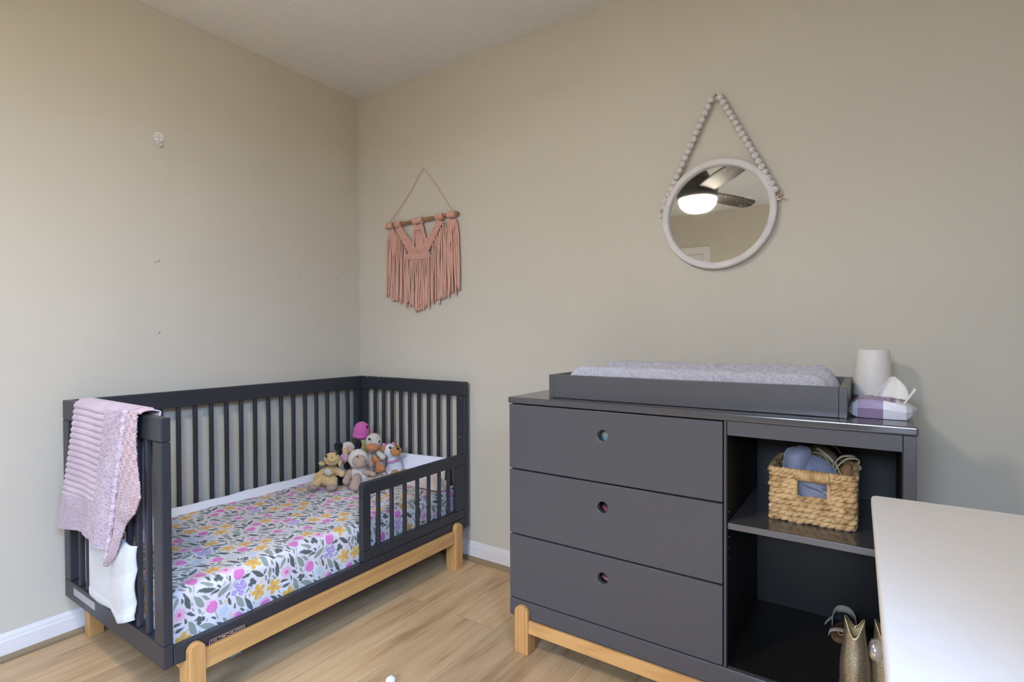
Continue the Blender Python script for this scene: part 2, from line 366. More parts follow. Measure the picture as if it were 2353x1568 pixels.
# printed warning label on the footboard
t = NT('printed_label'); v = t.coord(); br = t.n('ShaderNodeTexBrick'); br.inputs['Scale'].default_value = 1
br.inputs['Brick Width'].default_value = .013; br.inputs['Row Height'].default_value = .0032; br.inputs['Mortar Size'].default_value = .0011
br.inputs['Color1'].default_value = lin((120, 118, 116)); br.inputs['Color2'].default_value = lin((150, 148, 146)); br.inputs['Mortar'].default_value = lin((192, 190, 186))
sp = t.n('ShaderNodeSeparateXYZ'); cb = t.n('ShaderNodeCombineXYZ'); t.l(v, sp.inputs[0]); t.l(sp.outputs['X'], cb.inputs['X']); t.l(sp.outputs['Z'], cb.inputs['Y']); t.l(cb.outputs[0], br.inputs['Vector'])
t.l(br.outputs['Color'], t.b.inputs['Base Color']); t.b.inputs['Roughness'].default_value = .5
lb = obj('warning_label', boxes((.128, YF-.0006, .193, .318, YF+.001, .2175)), t.m, foot); lb['label'] = 'pale grey printed warning label'
# guard rail
gx0, gx1 = XR-.025, XR
bm = B(); arc = [(-.668+.018*(1-math.sin(a)), .523-.018*(1-math.cos(a))) for a in [PI/2*k/6 for k in range(7)]]
prism(bm, [(-.049, .473), (-.049, .523)]+arc+[(-.668, .473)], 0, gx0, gx1); g = obj('guard_rail', bm, M['crib'], bed, bevel=.003)
obj('post', boxes((gx0, -.668, .2595, gx1, -.628, .4725)), M['crib'], g, bevel=.003); obj('post', boxes((gx0, -.107, .2595, gx1, -.049, .4725)), M['crib'], g, bevel=.003)
obj('bottom_rail', boxes((gx0, -.668, .2185, gx1, -.049, .2585)), M['crib'], g, bevel=.003)
s = slat_src('slat', .215, g, ((gx0+gx1)/2, -.58, .258), .0155)
for y in (-.508, -.435, -.36, -.289, -.22, -.157): copy_at(s, ((gx0+gx1)/2, y, .258), g)
for (x, y, z) in ((XR+.0004, -.083, .405),):
    bm = B(); lathe(bm, [(0, .0014), (.0035, .0014), (.0035, 0)], (x, y, z), 14, axis=0); obj('screw_cap', bm, M['char'], g)
for (x, z) in ((.786, .79), (.776, .60)):
    bm = B(); lathe(bm, [(0, -.001), (.004, -.001), (.004, .001)], (x, YH-T, z), 12, axis=1); obj('screw_cap', bm, M['steel'], head)
# pine legs: rounded front plate + block behind it
def leg(y0, y1, xo, s):
    bm = B(); r = (y1-y0)/2; zt = .213
    top = [((y0+y1)/2+r*math.cos(a), zt-r+r*math.sin(a)) for a in [PI*k/14 for k in range(15)]]
    x1 = xo+s*.022
    prism(bm, [(y0, 0), (y1, 0)]+top, 0, min(xo, x1), max(xo, x1))
    quad_box(bm, min(xo, xo-s*.04), y0, 0, max(xo, xo-s*.04), y1, Z0)
    return obj('leg', bm, M['pine_z'], bed, bevel=.002)
for (a, b) in ((-1.308, -1.262), (-.145, -.097)):
    leg(a, b, XR+.0005, 1)
    obj('leg', boxes((XL-.006, a, 0, XL+.04, b, Z0)), M['pine_z'], bed, bevel=.002)
obj('side_stretcher', boxes((XR+.0005, -1.262, .124, XR+.0165, -.145, .181)), M['pine_y'], bed, bevel=.002)
for y in (-1.302, -.135): obj('cross_stretcher', boxes((XL+.04, y, .124, XR-.04, y+.03, Z0)), M['pine_x'], bed, bevel=.002)
obj('side_stretcher', boxes((XL-.004, -1.262, .124, XL+.016, -.145, .166)), M['pine_y'], bed, bevel=.002)

# ------------------------------------------------------------------ floral sheet: the print is drawn into a small tile and laid on the cloth
RES = .0009; TW, TH = 356, 444            # tile about .32 x .40 m
tile = np.empty((TH, TW, 3)); tile[:] = lin((226, 221, 226))[:3]
occ = np.zeros((TH, TW), bool)
yy, xx = np.mgrid[0:TH, 0:TW]
def local(cx, cy, ang):
    dx = ((xx-cx+TW/2) % TW-TW/2)*RES; dy = ((yy-cy+TH/2) % TH-TH/2)*RES
    c, s_ = math.cos(ang), math.sin(ang); return dx*c+dy*s_, -dx*s_+dy*c
def free(m):
    return not (occ & m).any()
def grow(m, k=2):
    o = m.copy()
    for d in range(1, k+1):
        for ax in (0, 1): o |= np.roll(m, d, ax) | np.roll(m, -d, ax)
    return o
def put(m, col): tile[m] = lin(col)[:3]; occ[m] = True
def petals(u, v, r, n, depth, ph=0, sharp=1):
    a = np.arctan2(v, u); return np.hypot(u, v) < r*((1-depth)+depth*np.abs(np.cos(n*(a-ph)/2))**sharp)
YEL, TUL, DAI, DAC, LIL, BLU, DK, SG = (228, 182, 92), (222, 128, 194), (234, 184, 212), (220, 112, 172), (178, 160, 216), (196, 210, 224), (92, 102, 100), (150, 160, 150)
def yellow(cx, cy, a, test=False):
    u, v = local(cx, cy, a); m = petals(u, v, .031, 5, .62, .2, .8)
    if test: return grow(m, 3)
    put(m, YEL); put(np.hypot(u, v) < .0045, (186, 140, 150))
def tulip(cx, cy, a, test=False):
    u, v = local(cx, cy, a); b = (u/.020)**2+(v/.026)**2 < 1
    m = b & ~((v > .010) & (np.abs(u) < (v-.010)*.55) & (np.abs(u-.001) > 0))
    st = (np.abs(u-.15*(v+.026)) < .0016) & (v < -.02) & (v > -.062)
    if test: return grow(b | st, 3)
    put(b, (234, 190, 214)); put(m & (v < .017-.35*np.abs(u-.005)*1.5), TUL); put(st, SG)
def daisy(cx, cy, a, test=False):
    u, v = local(cx, cy, a); m = petals(u, v, .024, 9, .30)
    if test: return grow(m, 2)
    put(m, DAI); put((u/.007)**2+(v/.008)**2 < 1, DAC)
def lilac(cx, cy, a, test=False):
    u, v = local(cx, cy, a); tot = np.zeros_like(occ)
    for (p, q) in ((0, 0), (.019, .006), (-.013, .015), (.008, .021), (-.016, -.012), (.012, -.016)):
        m = petals(u-p, v-q, .0115, 5, .35); tot |= m
        if not test: put(m, LIL); put(np.hypot(u-p, v-q) < .0022, (206, 194, 232))
    if test: return grow(tot, 2)
def whites(cx, cy, a, test=False):
    u, v = local(cx, cy, a); tot = np.zeros_like(occ)
    for (p, q) in ((0, 0), (.022, .005), (-.014, .02), (.010, .026), (-.021, -.008), (.008, -.021), (-.010, -.028)):
        m = petals(u-p, v-q, .0125, 6, .3); tot |= m
        if not test:
            put(m, (198, 206, 222)); put(petals(u-p, v-q, .0112, 6, .3), (242, 240, 242)); put(np.hypot(u-p, v-q) < .0042, (232, 186, 96))
    if test: return grow(tot, 2)
def blue(cx, cy, a, test=False):
    u, v = local(cx, cy, a); m = petals(u, v, .021, 5, .35)
    if test: return grow(m, 2)
    put(m, BLU); put(np.hypot(u, v) < .003, (226, 220, 180))
def leaf(L, Wd, col):
    def f(cx, cy, a, test=False):
        u, v = local(cx, cy, a); m = (np.abs(u) < L) & (np.abs(v+.004*np.sin(u/L*2)) < Wd*(1-(u/L)**2)*(1+.35*u/L))
        if test: return grow(m, 2)
        put(m, col)
    return f
def clover(cx, cy, a, test=False):
    u, v = local(cx, cy, a); m = petals(u, v, .017, 3, .6, .4, .6) | ((np.abs(v) < .0022) & (u < 0) & (u > -.02))
    if test: return grow(m, 2)
    put(m, DK)
plan = [(yellow, 6), (tulip, 6), (leaf(.034, .009, DK), 9), (leaf(.032, .011, SG), 9), (lilac, 3), (whites, 4), (daisy, 6), (blue, 4), (clover, 8), (leaf(.026, .0075, DK), 16), (leaf(.024, .0075, SG), 16), (leaf(.018, .006, DK), 22), (leaf(.018, .006, SG), 22), (leaf(.012, .0055, SG), 60), (leaf(.010, .005, DK), 40), (leaf(.006, .0035, SG), 60), (leaf(.0055, .004, (232, 190, 110)), 14)]
for f, n in plan:
    tries = 0
    while n > 0 and tries < 60:
        cx, cy, a = rng.randint(TW), rng.randint(TH), rng.uniform(0, 2*PI)
        if f not in (tulip, yellow) and n > 0 and rng.rand() < .7: a = rng.uniform(-.7, .7)+.9
        if f is tulip or f is yellow: a = rng.uniform(-.9, .9)+(PI/2 if f is tulip else 0)
        m = f(cx, cy, a, True)
        if free(m): f(cx, cy, a); n -= 1; tries = 0
        else: tries += 1
MX0, MX1, MY0, MY1, MZT, MZB = .074, .781, -1.331, -.072, .361, .200
def axis_profile(lo, hi, drop_lo, drop_hi, step=.0018, rad=.035):
    """(horizontal, depth below top, unfolded length) samples across the mattress, rolling over its edges"""
    P = []
    if drop_lo:
        P += [(lo, d) for d in np.arange(drop_lo, rad, -step)]
        P += [(lo+rad*(1-math.cos(a)), rad*(1-math.sin(a))) for a in np.linspace(0, PI/2, 18)][:-1]
        s0 = lo+rad
    else: s0 = lo
    e0 = hi-rad if drop_hi else hi
    P += [(x, 0) for x in np.arange(s0, e0, step)]
    if drop_hi:
        P += [(hi-rad*(1-math.sin(a)), rad*(1-math.cos(a))) for a in np.linspace(0, PI/2, 18)]
        P += [(hi, d) for d in np.arange(rad+step, drop_hi+step, step)]
    P = np.array(P); L = np.concatenate([[0], np.cumsum(np.hypot(*np.diff(P, axis=0).T))]); return P[:, 0], P[:, 1], L
sx, sdz, sL = axis_profile(MX0, MX1, 0, MZT-MZB)
ty, tdz, tL = axis_profile(MY0, MY1, MZT-MZB, MZT-MZB)
Xg, Yg = np.meshgrid(sx, ty); Dz = np.maximum(*np.meshgrid(sdz, tdz)); Sg, Tg = np.meshgrid(sL, tL)
und = .0025*np.sin(Xg*9+Yg*6)+.002*np.sin(Xg*21-Yg*13)+.0012*np.sin(Yg*43+Xg*17)
Zg = MZT-Dz+und*(Dz < .02)
out = .003*np.sin(Yg*26)*np.clip((Dz-.03)/.05, 0, 1)
Xg = Xg-np.abs(out)*(Xg > MX1-.002)
V = np.stack([Xg, Yg, Zg], -1).reshape(-1, 3); nt, ns = Xg.shape
idx = np.arange(nt*ns).reshape(nt, ns); F = np.stack([idx[:-1, :-1], idx[:-1, 1:], idx[1:, 1:], idx[1:, :-1]], -1).reshape(-1, 4)
def np_mesh(name, V, F):
    me = bpy.data.meshes.new(name); me.vertices.add(len(V)); me.vertices.foreach_set('co', V.astype(np.float32).ravel())
    me.loops.add(F.size); me.loops.foreach_set('vertex_index', F.astype(np.int32).ravel())
    me.polygons.add(len(F)); me.polygons.foreach_set('loop_start', np.arange(0, F.size, F.shape[1], dtype=np.int32))
    me.update(calc_edges=True); return me
sheet_me = np_mesh('fitted_sheet', V, F)
ti = (np.round(Tg*1.18/RES).astype(int)) % TH; tj = (np.round(Sg*1.18/RES).astype(int)) % TW
colr = np.ones((nt*ns, 4), np.float32); colr[:, :3] = tile[ti, tj].reshape(-1, 3)
at = sheet_me.color_attributes.new('print', 'FLOAT_COLOR', 'POINT'); at.data.foreach_set('color', colr.ravel())
mat_ = thing('mattress', 'crib mattress in a white sheet printed with pink, yellow and lilac flowers', 'mattress', (.42, -.69, .192))
obj('mattress_core', boxes((MX0+.004, MY0+.004, .193, MX1-.006, MY1-.004, MZT-.012)), M['cloth_white'], mat_, bevel=.03, seg=4)
obj_me('fitted_sheet', sheet_me, attr_mat('floral_print_cotton', 'print'), mat_, smooth=True)
# plain white side of the cover showing along the wall side
bm = B()
def border(u, v):
    y = MY0+.01+(MY1-MY0-.02)*u; w = .002*math.sin(y*17)+.0015*math.sin(y*41)
    prof = [(.103, .357), (.096, .366), (.086, .382), (.078, .392), (.071, .391), (.068, .375), (.068, .34)]
    k = v*6; i = min(int(k), 5); f = k-i; a, b = prof[i], prof[i+1]
    return (a[0]+(b[0]-a[0])*f, y, a[1]+(b[1]-a[1])*f+w*(1-v*.5))
grid(bm, border, 160, 18); o = obj('cover_border', bm, M['cloth_white'], mat_, smooth=True); o['label'] = 'plain white raised edge along the wall side'
# pillow propped against the headboard
pl = thing('pillow', 'flat white pillow propped upright against the headboard behind the crochet toys', 'pillow', (.42, -.07, MZT))
bm = B()
def pillow(u, v):
    x = .105+.60*u; a = 2*PI*v; zt = .468+.024*u; h = (zt-.362)/2; zc = .362+h
    th = .014*(1-(2*u-1)**10)*1.0+.001
    lean = (zc+h*math.cos(a)-.36)
    return (x, -.088+lean*.26+th*math.sin(a), zc+h*(abs(math.cos(a))**.5)*(1 if math.cos(a) > 0 else -1))
grid(bm, pillow, 60, 36); bmesh.ops.remove_doubles(bm, verts=bm.verts, dist=.0002); obj('pillow_body', bm, M['cloth_white'], pl, smooth=True)
bm = B(); tube(bm, [(.11+.59*i/30, -.0745-.001, .454+.024*i/30) for i in range(31)], .0013, 6); obj('seam', bm, M['cloth_white'], pl, smooth=True)
bm = B()
def crump(u, v):
    x = .50+.265*u; y = -.178+.10*v
    return (x, y, .3645+.058*v**.8*(.6+.4*math.sin(u*9+v*3))*min(1, u*4)*min(1, (1-u)*5+.12)+.006*math.sin(u*31+v*14)*v)
grid(bm, crump, 60, 30); o = obj('pillowcase_flap', bm, simple('pale_pink_cotton', (226, 214, 214), .9, bump=.5, bscale=60, bdist=.004, var=.05), pl, smooth=True, solid=.002); o['label'] = 'crumpled pale pink end of the pillowcase'

# ------------------------------------------------------------------ knit blanket over the footboard
def knit(name, rgb, rgb2):
    t = NT(name); v = t.coord((1, 1, 1)); wv = t.n('ShaderNodeTexWave', Scale=95, Distortion=1.2, Detail=1)
    wv.bands_direction = 'DIAGONAL'; t.l(v, wv.inputs['Vector'])
    vo = t.n('ShaderNodeTexVoronoi', Scale=170); t.l(v, vo.inputs['Vector']); nz = t.noise(v, 9, 2)
    t.l(t.ramp(nz.outputs['Fac'], [(.35, lin(rgb)), (.65, lin(rgb2))]), t.b.inputs['Base Color'])
    a = t.n('ShaderNodeMath', operation='SUBTRACT'); t.l(wv.outputs['Fac'], a.inputs[0]); t.l(vo.outputs['Distance'], a.inputs[1])
    t.b.inputs['Roughness'].default_value = .95; t.b.inputs['Specular IOR Level'].default_value = .15; t.b.inputs['Sheen Weight'].default_value = .3
    t.bump(a.outputs[0], .3, .002); return t.m
M['knit'] = knit('pink_knit', (198, 174, 184), (210, 188, 198)); M['knit2'] = knit('pink_knit_b', (200, 168, 168), (212, 188, 194))
bl = thing('knit_blanket', 'pale pink knitted baby blanket draped over the end rail of the dark bed', 'blanket', (.42, YF, .42))
def interp(P, x):
    for i in range(len(P)-1):
        if x <= P[i+1][0] or i == len(P)-2:
            f = (x-P[i][0])/(P[i+1][0]-P[i][0]); return P[i][1]+(P[i+1][1]-P[i][1])*f
def weave(a, b, p):   # basket weave relief
    i, j = math.floor(a/p), math.floor(b/p)
    return abs(math.sin(PI*3*(a if (i+j) % 2 else b)/p))
BOT = [(0, .424), (.18, .440), (.38, .450), (.55, .452), (.66, .444), (.8, .440), (.92, .436), (1, .418)]
NZ = 230
def blanket(u, v):
    # v 0..1: inside hem -> rail -> outside hem
    zi, zt = .47, .8765; zb = interp(BOT, u); Lo = zt-zb; Li = zt-zi; Lr = .052; tot = Li+Lr+Lo; s = v*tot
    if s < Li:
        z = zi+s; x = .235+.47*u; y = YF+T+.012+.006*math.sin(u*15); d = 0
    elif s < Li+Lr:
        a = PI*(s-Li)/Lr; z = zt+.009*math.sin(a); y = YF+T/2+(.5*T+.012)*math.cos(a); x = .235+.43*u; d = 0
    else:
        d = max(0, (s-Li-Lr)/Lo); z = zt-(s-Li-Lr)
        xl = .235-.155*d**1.1; xr = .655-.130*d; x = xl+(xr-xl)*u
        fold = (math.sin(u*10+.5)*.006+math.sin(u*23+2)*.008*max(0, u-.35)*2)*d
        y = YF-.016-.006*d-fold
    rib = 0
    if d > 0:
        L = d*Lo
        if d < .72 and u < .62: rib = .0052*abs(math.sin(PI*L/.0205+.25*math.sin(u*9)))+.0016*abs(math.sin(u*210))
        else: rib = .0062*weave(u*.44+d*.02, L, .021)
    else: rib = .0026*abs(math.sin(PI*s/.0205))
    return (x, y-rib if d >= 0 and s >= Li else y+rib, z+(rib if Li <= s < Li+Lr else 0))
bm = B(); grid(bm, blanket, 190, 330); obj('blanket_panel', bm, M['knit'], bl, smooth=True, solid=.004)
RE = [(0, .712), (.165, .700), (.295, .706), (.51, .733), (.62, .700), (.70, .645), (.94, .565), (1, .532)]     # outer edge of the turned-back corner
def corner(u, v):
    if v < .1:
        a = PI*(v/.1)*.5+PI/2*.0; q = v/.1; ang = PI*.25+PI*.75*q; x = .640+(.715-.640)*u
        return (x, YF+T/2+(.5*T+.010)*math.cos(ang)-.001, .8765+.009*math.sin(ang)+.0025*math.sin(PI*(x*50)))
    d = (v-.1)/.9; z = .8765-.462*d; xl = .640-.115*d; xr = max(interp(RE, d), xl+.004)
    x = xl+(xr-xl)*u; y = YF-.0155-.006*math.sin(u*PI*1.6+d*4)*d-.0055*weave(x+.3*z, z, .019)-.020*u*(1-u)*4*d
    return (x, y, z)
bm = B(); grid(bm, corner, 70, 230); obj('folded_corner', bm, M['knit2'], bl, smooth=True, solid=.004)
bm = B(); tube(bm, [(.652-.130*k/60+.002*math.sin(k*.9), YF-.025-.010*(k/60)+.0015*math.sin(k*1.3), .884-.478*k/60) for k in range(61)], [.0075+.0014*math.sin(k*1.9) for k in range(61)], 10)
o = obj('border', bm, yarn('pale_pink_yarn', (218, 198, 208), 120, .9), bl, smooth=True); o['label'] = 'pale twisted edge of the blanket'

# ------------------------------------------------------------------ white cloth hung low on the footboard
TB = [(0, .247), (.25, .243), (.55, .252), (.62, .240), (.8, .238), (1, .262)]
def towel(u, v):
    x = .296+.346*u; zb = interp(TB, u); zt = .520-.044*u; z = zt+(zb-zt)*v
    b = .012*math.exp(-((u-.86)/.2)**2)*min(1, v*2)+.006*abs(math.sin(v*7+u*4))*u+.004
    edge = .016*max(0, (u-.92)/.08)**2+.006*max(0, (.05-u)/.05)**2
    hem = .0016 if (v > .90 and v < .985) else 0
    return (x, YF-.0035-b-hem+edge, z)
bm = B(); grid(bm, towel, 70, 70)
solo('burp_cloth', bm, M['flannel'], 'white flannel cloth hung low on the bed end below the pink blanket', 'cloth', smooth=True, solid=.007)

# ------------------------------------------------------------------ crochet toys piled in the corner of the bed
TOYS={'bear':[('e','head',[0.2944,-0.4177,0.5045],0.0378,0.0321,0.0315,0,'yellow'),
 ('e','eye',[0.2973,-0.4517,0.5245],0.004,0.0038,0.0075,-20,'black'),
 ('e','eye',[0.3381,-0.4237,0.5343],0.0035,0.0032,0.0065,35,'black'),
 ('e','nose',[0.3333,-0.4477,0.5233],0.0045,0.0022,0.0022,0,'brown'),
 ('a','smile',[0.3336,-0.4501,0.5171],0.0235,'brown'),
 ('e','ear',[0.2501,-0.4421,0.482],0.0157,0.0078,0.0106,10,'yellow'),
 ('e','ear',[0.3226,-0.3927,0.4829],0.0096,0.0081,0.0162,8,'yellow'),
 ('e','body',[0.2619,-0.4045,0.4363],0.0294,0.0235,0.0306,0,'yellow'),
 ('e','belly',[0.2653,-0.4209,0.4008],0.0335,0.0285,0.0299,0,'yellow'),
 ('e','tummy_patch',[0.2959,-0.4417,0.4466],0.02,0.007,0.0155,15,'cream'),
 ('c','arm',[0.2344,-0.4171,0.4402],[0.2181,-0.4529,0.4138],0.0148,0.0122,'yellow'),
 ('c','arm',[0.2924,-0.3896,0.4438],[0.3383,-0.3948,0.4349],0.0168,0.0156,'yellow'),
 ('c','leg',[0.2487,-0.4441,0.4113],[0.2469,-0.4881,0.3797],0.0182,0.0209,'yellow'),
 ('c','leg',[0.2957,-0.4122,0.4009],[0.3154,-0.4354,0.3804],0.0222,0.0245,'yellow'),
 ('e','foot_pad',[0.2609,-0.5028,0.3825],0.0228,0.0182,0.0143,-12,'mauve'),
 ('e','foot_pad',[0.3348,-0.4523,0.383],0.0237,0.019,0.0153,5,'mauve')],'sheep':[('e','head',[0.3946,-0.3433,0.5027],0.0475,0.038,0.048,0,'wool'),
 ('e','face',[0.4264,-0.364,0.5004],0.0329,0.0263,0.0319,0,'tan'),
 ('e','eye',[0.4488,-0.3931,0.5313],0.0049,0.0029,0.0034,0,'black'),
 ('e','eye',[0.4752,-0.367,0.5066],0.0025,0.0018,0.003,0,'black'),
 ('y','mouth',[0.4732,-0.3963,0.4975],'cream'),
 ('c','ear',[0.3537,-0.3704,0.5611],[0.3665,-0.3499,0.5348],0.0096,0.0117,'tan'),
 ('e','ear',[0.4359,-0.3034,0.4786],0.0122,0.0099,0.0198,-10,'mauve'),
 ('e','body',[0.387,-0.3315,0.4204],0.0432,0.0346,0.0483,-15,'wool'),
 ('c','arm',[0.3603,-0.3676,0.4397],[0.3725,-0.3961,0.4063],0.0131,0.0185,'tan'),
 ('c','arm',[0.4277,-0.3337,0.4433],[0.4631,-0.3097,0.433],0.0116,0.0111,'tan'),
 ('c','leg',[0.4127,-0.3684,0.4236],[0.4308,-0.3929,0.3897],0.02,0.0252,'tan'),
 ('c','leg',[0.4346,-0.3175,0.4002],[0.4722,-0.2555,0.4026],0.0157,0.0143,'tan')],'cow':[('e','head',[0.2463,-0.2867,0.5272],0.0351,0.0281,0.0332,0,'wool'),
 ('e','face_patch',[0.2709,-0.3185,0.5187],0.0162,0.0104,0.0209,0,'peach'),
 ('e','muzzle',[0.274,-0.3289,0.4891],0.024,0.0216,0.024,0,'pinkpale'),
 ('e','ear',[0.2245,-0.3256,0.5409],0.0232,0.0109,0.0243,15,'blackyarn'),
 ('e','cheek',[0.2312,-0.3215,0.5065],0.0185,0.0119,0.0198,0,'blackyarn'),
 ('e','ear',[0.2804,-0.2511,0.5443],0.0213,0.0125,0.0277,0,'blackyarn'),
 ('e','body',[0.2341,-0.2846,0.4144],0.04,0.032,0.0587,0,'wool'),
 ('e','spot',[0.2812,-0.3185,0.4493],0.0183,0.0092,0.0183,0,'blackyarn'),
 ('c','leg',[0.2391,-0.3177,0.3958],[0.2709,-0.3567,0.3844],0.0211,0.0228,'blackyarn')],'bird':[('e','head',[0.2087,-0.1662,0.593],0.0422,0.0359,0.0494,0,'pink'),
 ('e','eye',[0.2765,-0.1861,0.6231],0.0054,0.0043,0.0071,20,'black'),
 ('e','ruffle',[0.2133,-0.1755,0.5671],0.0387,0.0387,0.0138,6,'pink'),
 ('e','fin',[0.1847,-0.1949,0.57],0.0088,0.008,0.016,-5,'pink'),
 ('c','body',[0.2055,-0.157,0.5396],[0.2148,-0.1638,0.4639],0.0217,0.0278,'lemon')],'duck':[('e','head',[0.3393,-0.1987,0.5545],0.0415,0.0374,0.045,0,'cream'),
 ('e','bill',[0.3841,-0.247,0.5414],0.0319,0.0287,0.0199,8,'orange'),
 ('e','eye',[0.3636,-0.2483,0.5795],0.0058,0.0038,0.0063,0,'black'),
 ('e','eye',[0.4016,-0.2165,0.5657],0.0042,0.0044,0.0074,0,'black'),
 ('e','body',[0.3319,-0.1812,0.4385],0.0499,0.0399,0.0701,0,'wool'),
 ('c','wing',[0.3891,-0.2138,0.5097],[0.4142,-0.2091,0.4894],0.0127,0.0158,'cream'),
 ('c','leg',[0.3507,-0.2653,0.4319],[0.388,-0.264,0.4394],0.0118,0.013,'wool'),
 ('f','foot',[0.4061,-0.251,0.4809],0.0247,0,'orange'),
 ('f','foot',[0.431,-0.2467,0.4443],0.0298,-20,'orange'),
 ('c','leg',[0.3807,-0.2211,0.4029],[0.421,-0.2057,0.4027],0.0132,0.0118,'wool')],'dog':[('e','head',[0.408,-0.1525,0.5086],0.0353,0.03,0.0375,0,'white'),
 ('e','muzzle',[0.4664,-0.167,0.5164],0.0295,0.0266,0.0242,-5,'caramel'),
 ('e','nose',[0.5029,-0.1902,0.5381],0.0073,0.0051,0.0057,0,'black'),
 ('e','eye',[0.4471,-0.1884,0.5354],0.0063,0.0038,0.0063,0,'black'),
 ('e','eye',[0.4718,-0.169,0.5422],0.0053,0.0032,0.0042,0,'black'),
 ('e','horn',[0.3897,-0.1766,0.5408],0.008,0.0086,0.0107,-25,'pinkbright'),
 ('e','horn',[0.4207,-0.1433,0.546],0.008,0.0064,0.007,20,'pinkbright'),
 ('c','ear',[0.378,-0.1969,0.5225],[0.388,-0.1781,0.5203],0.0138,0.0165,'caramel'),
 ('c','ear',[0.4589,-0.1536,0.5428],[0.4707,-0.1577,0.5409],0.0069,0.0079,'caramel'),
 ('e','neck',[0.4128,-0.1377,0.4674],0.0317,0.029,0.0322,0,'white'),
 ('t','collar',[0.4192,-0.1395,0.4605],0.0316,'pinkbright'),
 ('e','body',[0.4122,-0.1268,0.4111],0.0437,0.0371,0.0539,0,'white'),
 ('e','haunch',[0.405,-0.1561,0.4002],0.0227,0.0278,0.0348,0,'white'),
 ('e','foot',[0.4618,-0.1718,0.4064],0.02,0.016,0.0184,0,'caramel'),
 ('e','foot',[0.4877,-0.1358,0.4116],0.0164,0.0131,0.0154,0,'caramel')]}
TR, TD = (.8262, .5634, 0), (.5634, -.8262, 0)
def toy(key, name, label):
    L = TOYS[key]; c = L[0][2]
    root = thing(name, label, 'toy', (c[0], c[1], MZT), 'crochet animals piled in the corner of the bed')
    for e in L:
        bm = B(); kind, part, mt = e[0], e[1], M[e[-1]]
        if kind == 'e': ellipsoid(bm, e[2], (e[3], e[4], e[5]), TR, TD, e[6], 24, 16, .03 if e[-1] == 'wool' else 0)
        elif kind == 'c': capsule(bm, e[2], e[3], e[4], e[5])
        elif kind == 'a':
            c = Vector(e[2]); R, D = Vector(TR), Vector(TD)
            tube(bm, [c+R*e[3]*math.cos(a)+Vector((0, 0, 1))*e[3]*.72*math.sin(a)+D*(-.012*abs(math.cos(a))) for a in [PI*1.06+PI*.88*k/20 for k in range(21)]], .0011, 6)
        elif kind == 't':
            c = Vector(e[2]); R, D = Vector(TR), Vector(TD)
            tube(bm, [c+R*e[3]*math.cos(a)+D*e[3]*.95*math.sin(a)+Vector((0, 0, 1))*e[3]*.28*math.cos(a) for a in [2*PI*k/32 for k in range(32)]], .0046, 10, closed=True)
        elif kind == 'y':
            c = Vector(e[2]); R, U = Vector(TR), Vector((0, 0, 1))
            for a, b in ((0, .007), (-.0065, -.004), (.0065, -.004)): tube(bm, [c, c+R*a+U*b+Vector(TD)*-.001], .0011, 6)
        elif kind == 'f':
            c = Vector(e[2]); R, U, r = Vector(TR), Vector((0, 0, 1)), e[3]; t_ = math.radians(e[4])
            R2 = R*math.cos(t_)-U*math.sin(t_); U2 = R*math.sin(t_)+U*math.cos(t_); n = 32
            out = []
            for k in range(n):
                a = 2*PI*k/n; rr = r*(.66+.34*abs(math.cos(a*1.5+.1))); out.append((rr*math.sin(a), rr*math.cos(a)))
            for j, (sc_, dz) in enumerate(((0.0, .011), (.55, .010), (.88, .006), (1, 0), (.88, -.006), (.55, -.010), (0, -.011))):
                ring = [bm.verts.new(c+R2*a*sc_+U2*b*sc_+Vector(TD)*dz) for a, b in out]
                if j:
                    for k in range(n): bm.faces.new((prev[k], prev[(k+1) % n], ring[(k+1) % n], ring[k]))
                prev = ring
            bmesh.ops.remove_doubles(bm, verts=bm.verts, dist=1e-6)
        obj(part, bm, mt, root, smooth=True)
    return root
toy('bear', 'crochet_bear', 'yellow crochet bear with a cream tummy patch, sitting leftmost in the toy pile')
toy('sheep', 'crochet_sheep', 'white woolly crochet sheep with a tan face, front middle of the pile')
toy('cow', 'crochet_cow', 'crochet cow with black ears and a pink muzzle, behind the sheep')
toy('bird', 'crochet_jellyfish', 'bright pink dome-headed crochet toy with a yellow body, topmost in the corner')
toy('duck', 'crochet_duck', 'white crochet duck with an orange bill and orange feet')
toy('dog', 'crochet_dog', 'white crochet dog with a caramel muzzle and pink collar, rightmost in the pile')
# ------------------------------------------------------------------ macrame hanging
mc = thing('macrame_hanging', 'dusty pink macrame hanging with a fringe on a wooden dowel', 'wall hanging', (.5, -.01, 1.69))
def rod(x): return 1.686+.005*(x-.241)/.513
YM = -.022
bm = B(); tube(bm, [(.243+.511*k/20, YM, rod(.243+.511*k/20)+.0012*math.sin(k*.8)) for k in range(21)], [.0088+.0005*math.sin(k*1.7) for k in range(21)], 14); obj('dowel', bm, M['dowel'], mc, smooth=True)
bm = B(); tube(bm, [(.268, YM-.001, rod(.268)+.008), (.39, -.010, 1.822), (.507, -.007, 1.953), (.512, -.007, 1.956), (.517, -.007, 1.953), (.62, -.010, 1.832), (.722, YM-.001, rod(.722)+.008)], .0019, 8); obj('hanging_cord', bm, M['macra'], mc, smooth=True)
WR = [(.246, .263), (.268, .303), (.322, .360), (.452, .520), (.612, .658), (.690, .738)]
for a, b in WR:
    bm = B(); n = max(3, int((b-a)/.0078)); r = .0033
    for i in range(n):
        x = a+(b-a)*(i+.5)/n
        tube(bm, [(x, YM+.0122*math.cos(t), rod(x)+.0122*math.sin(t)) for t in [2*PI*k/16 for k in range(16)]], (b-a)/n*.52, 7, closed=True)
    obj('cord_wrap', bm, M['macra'], mc, smooth=True)
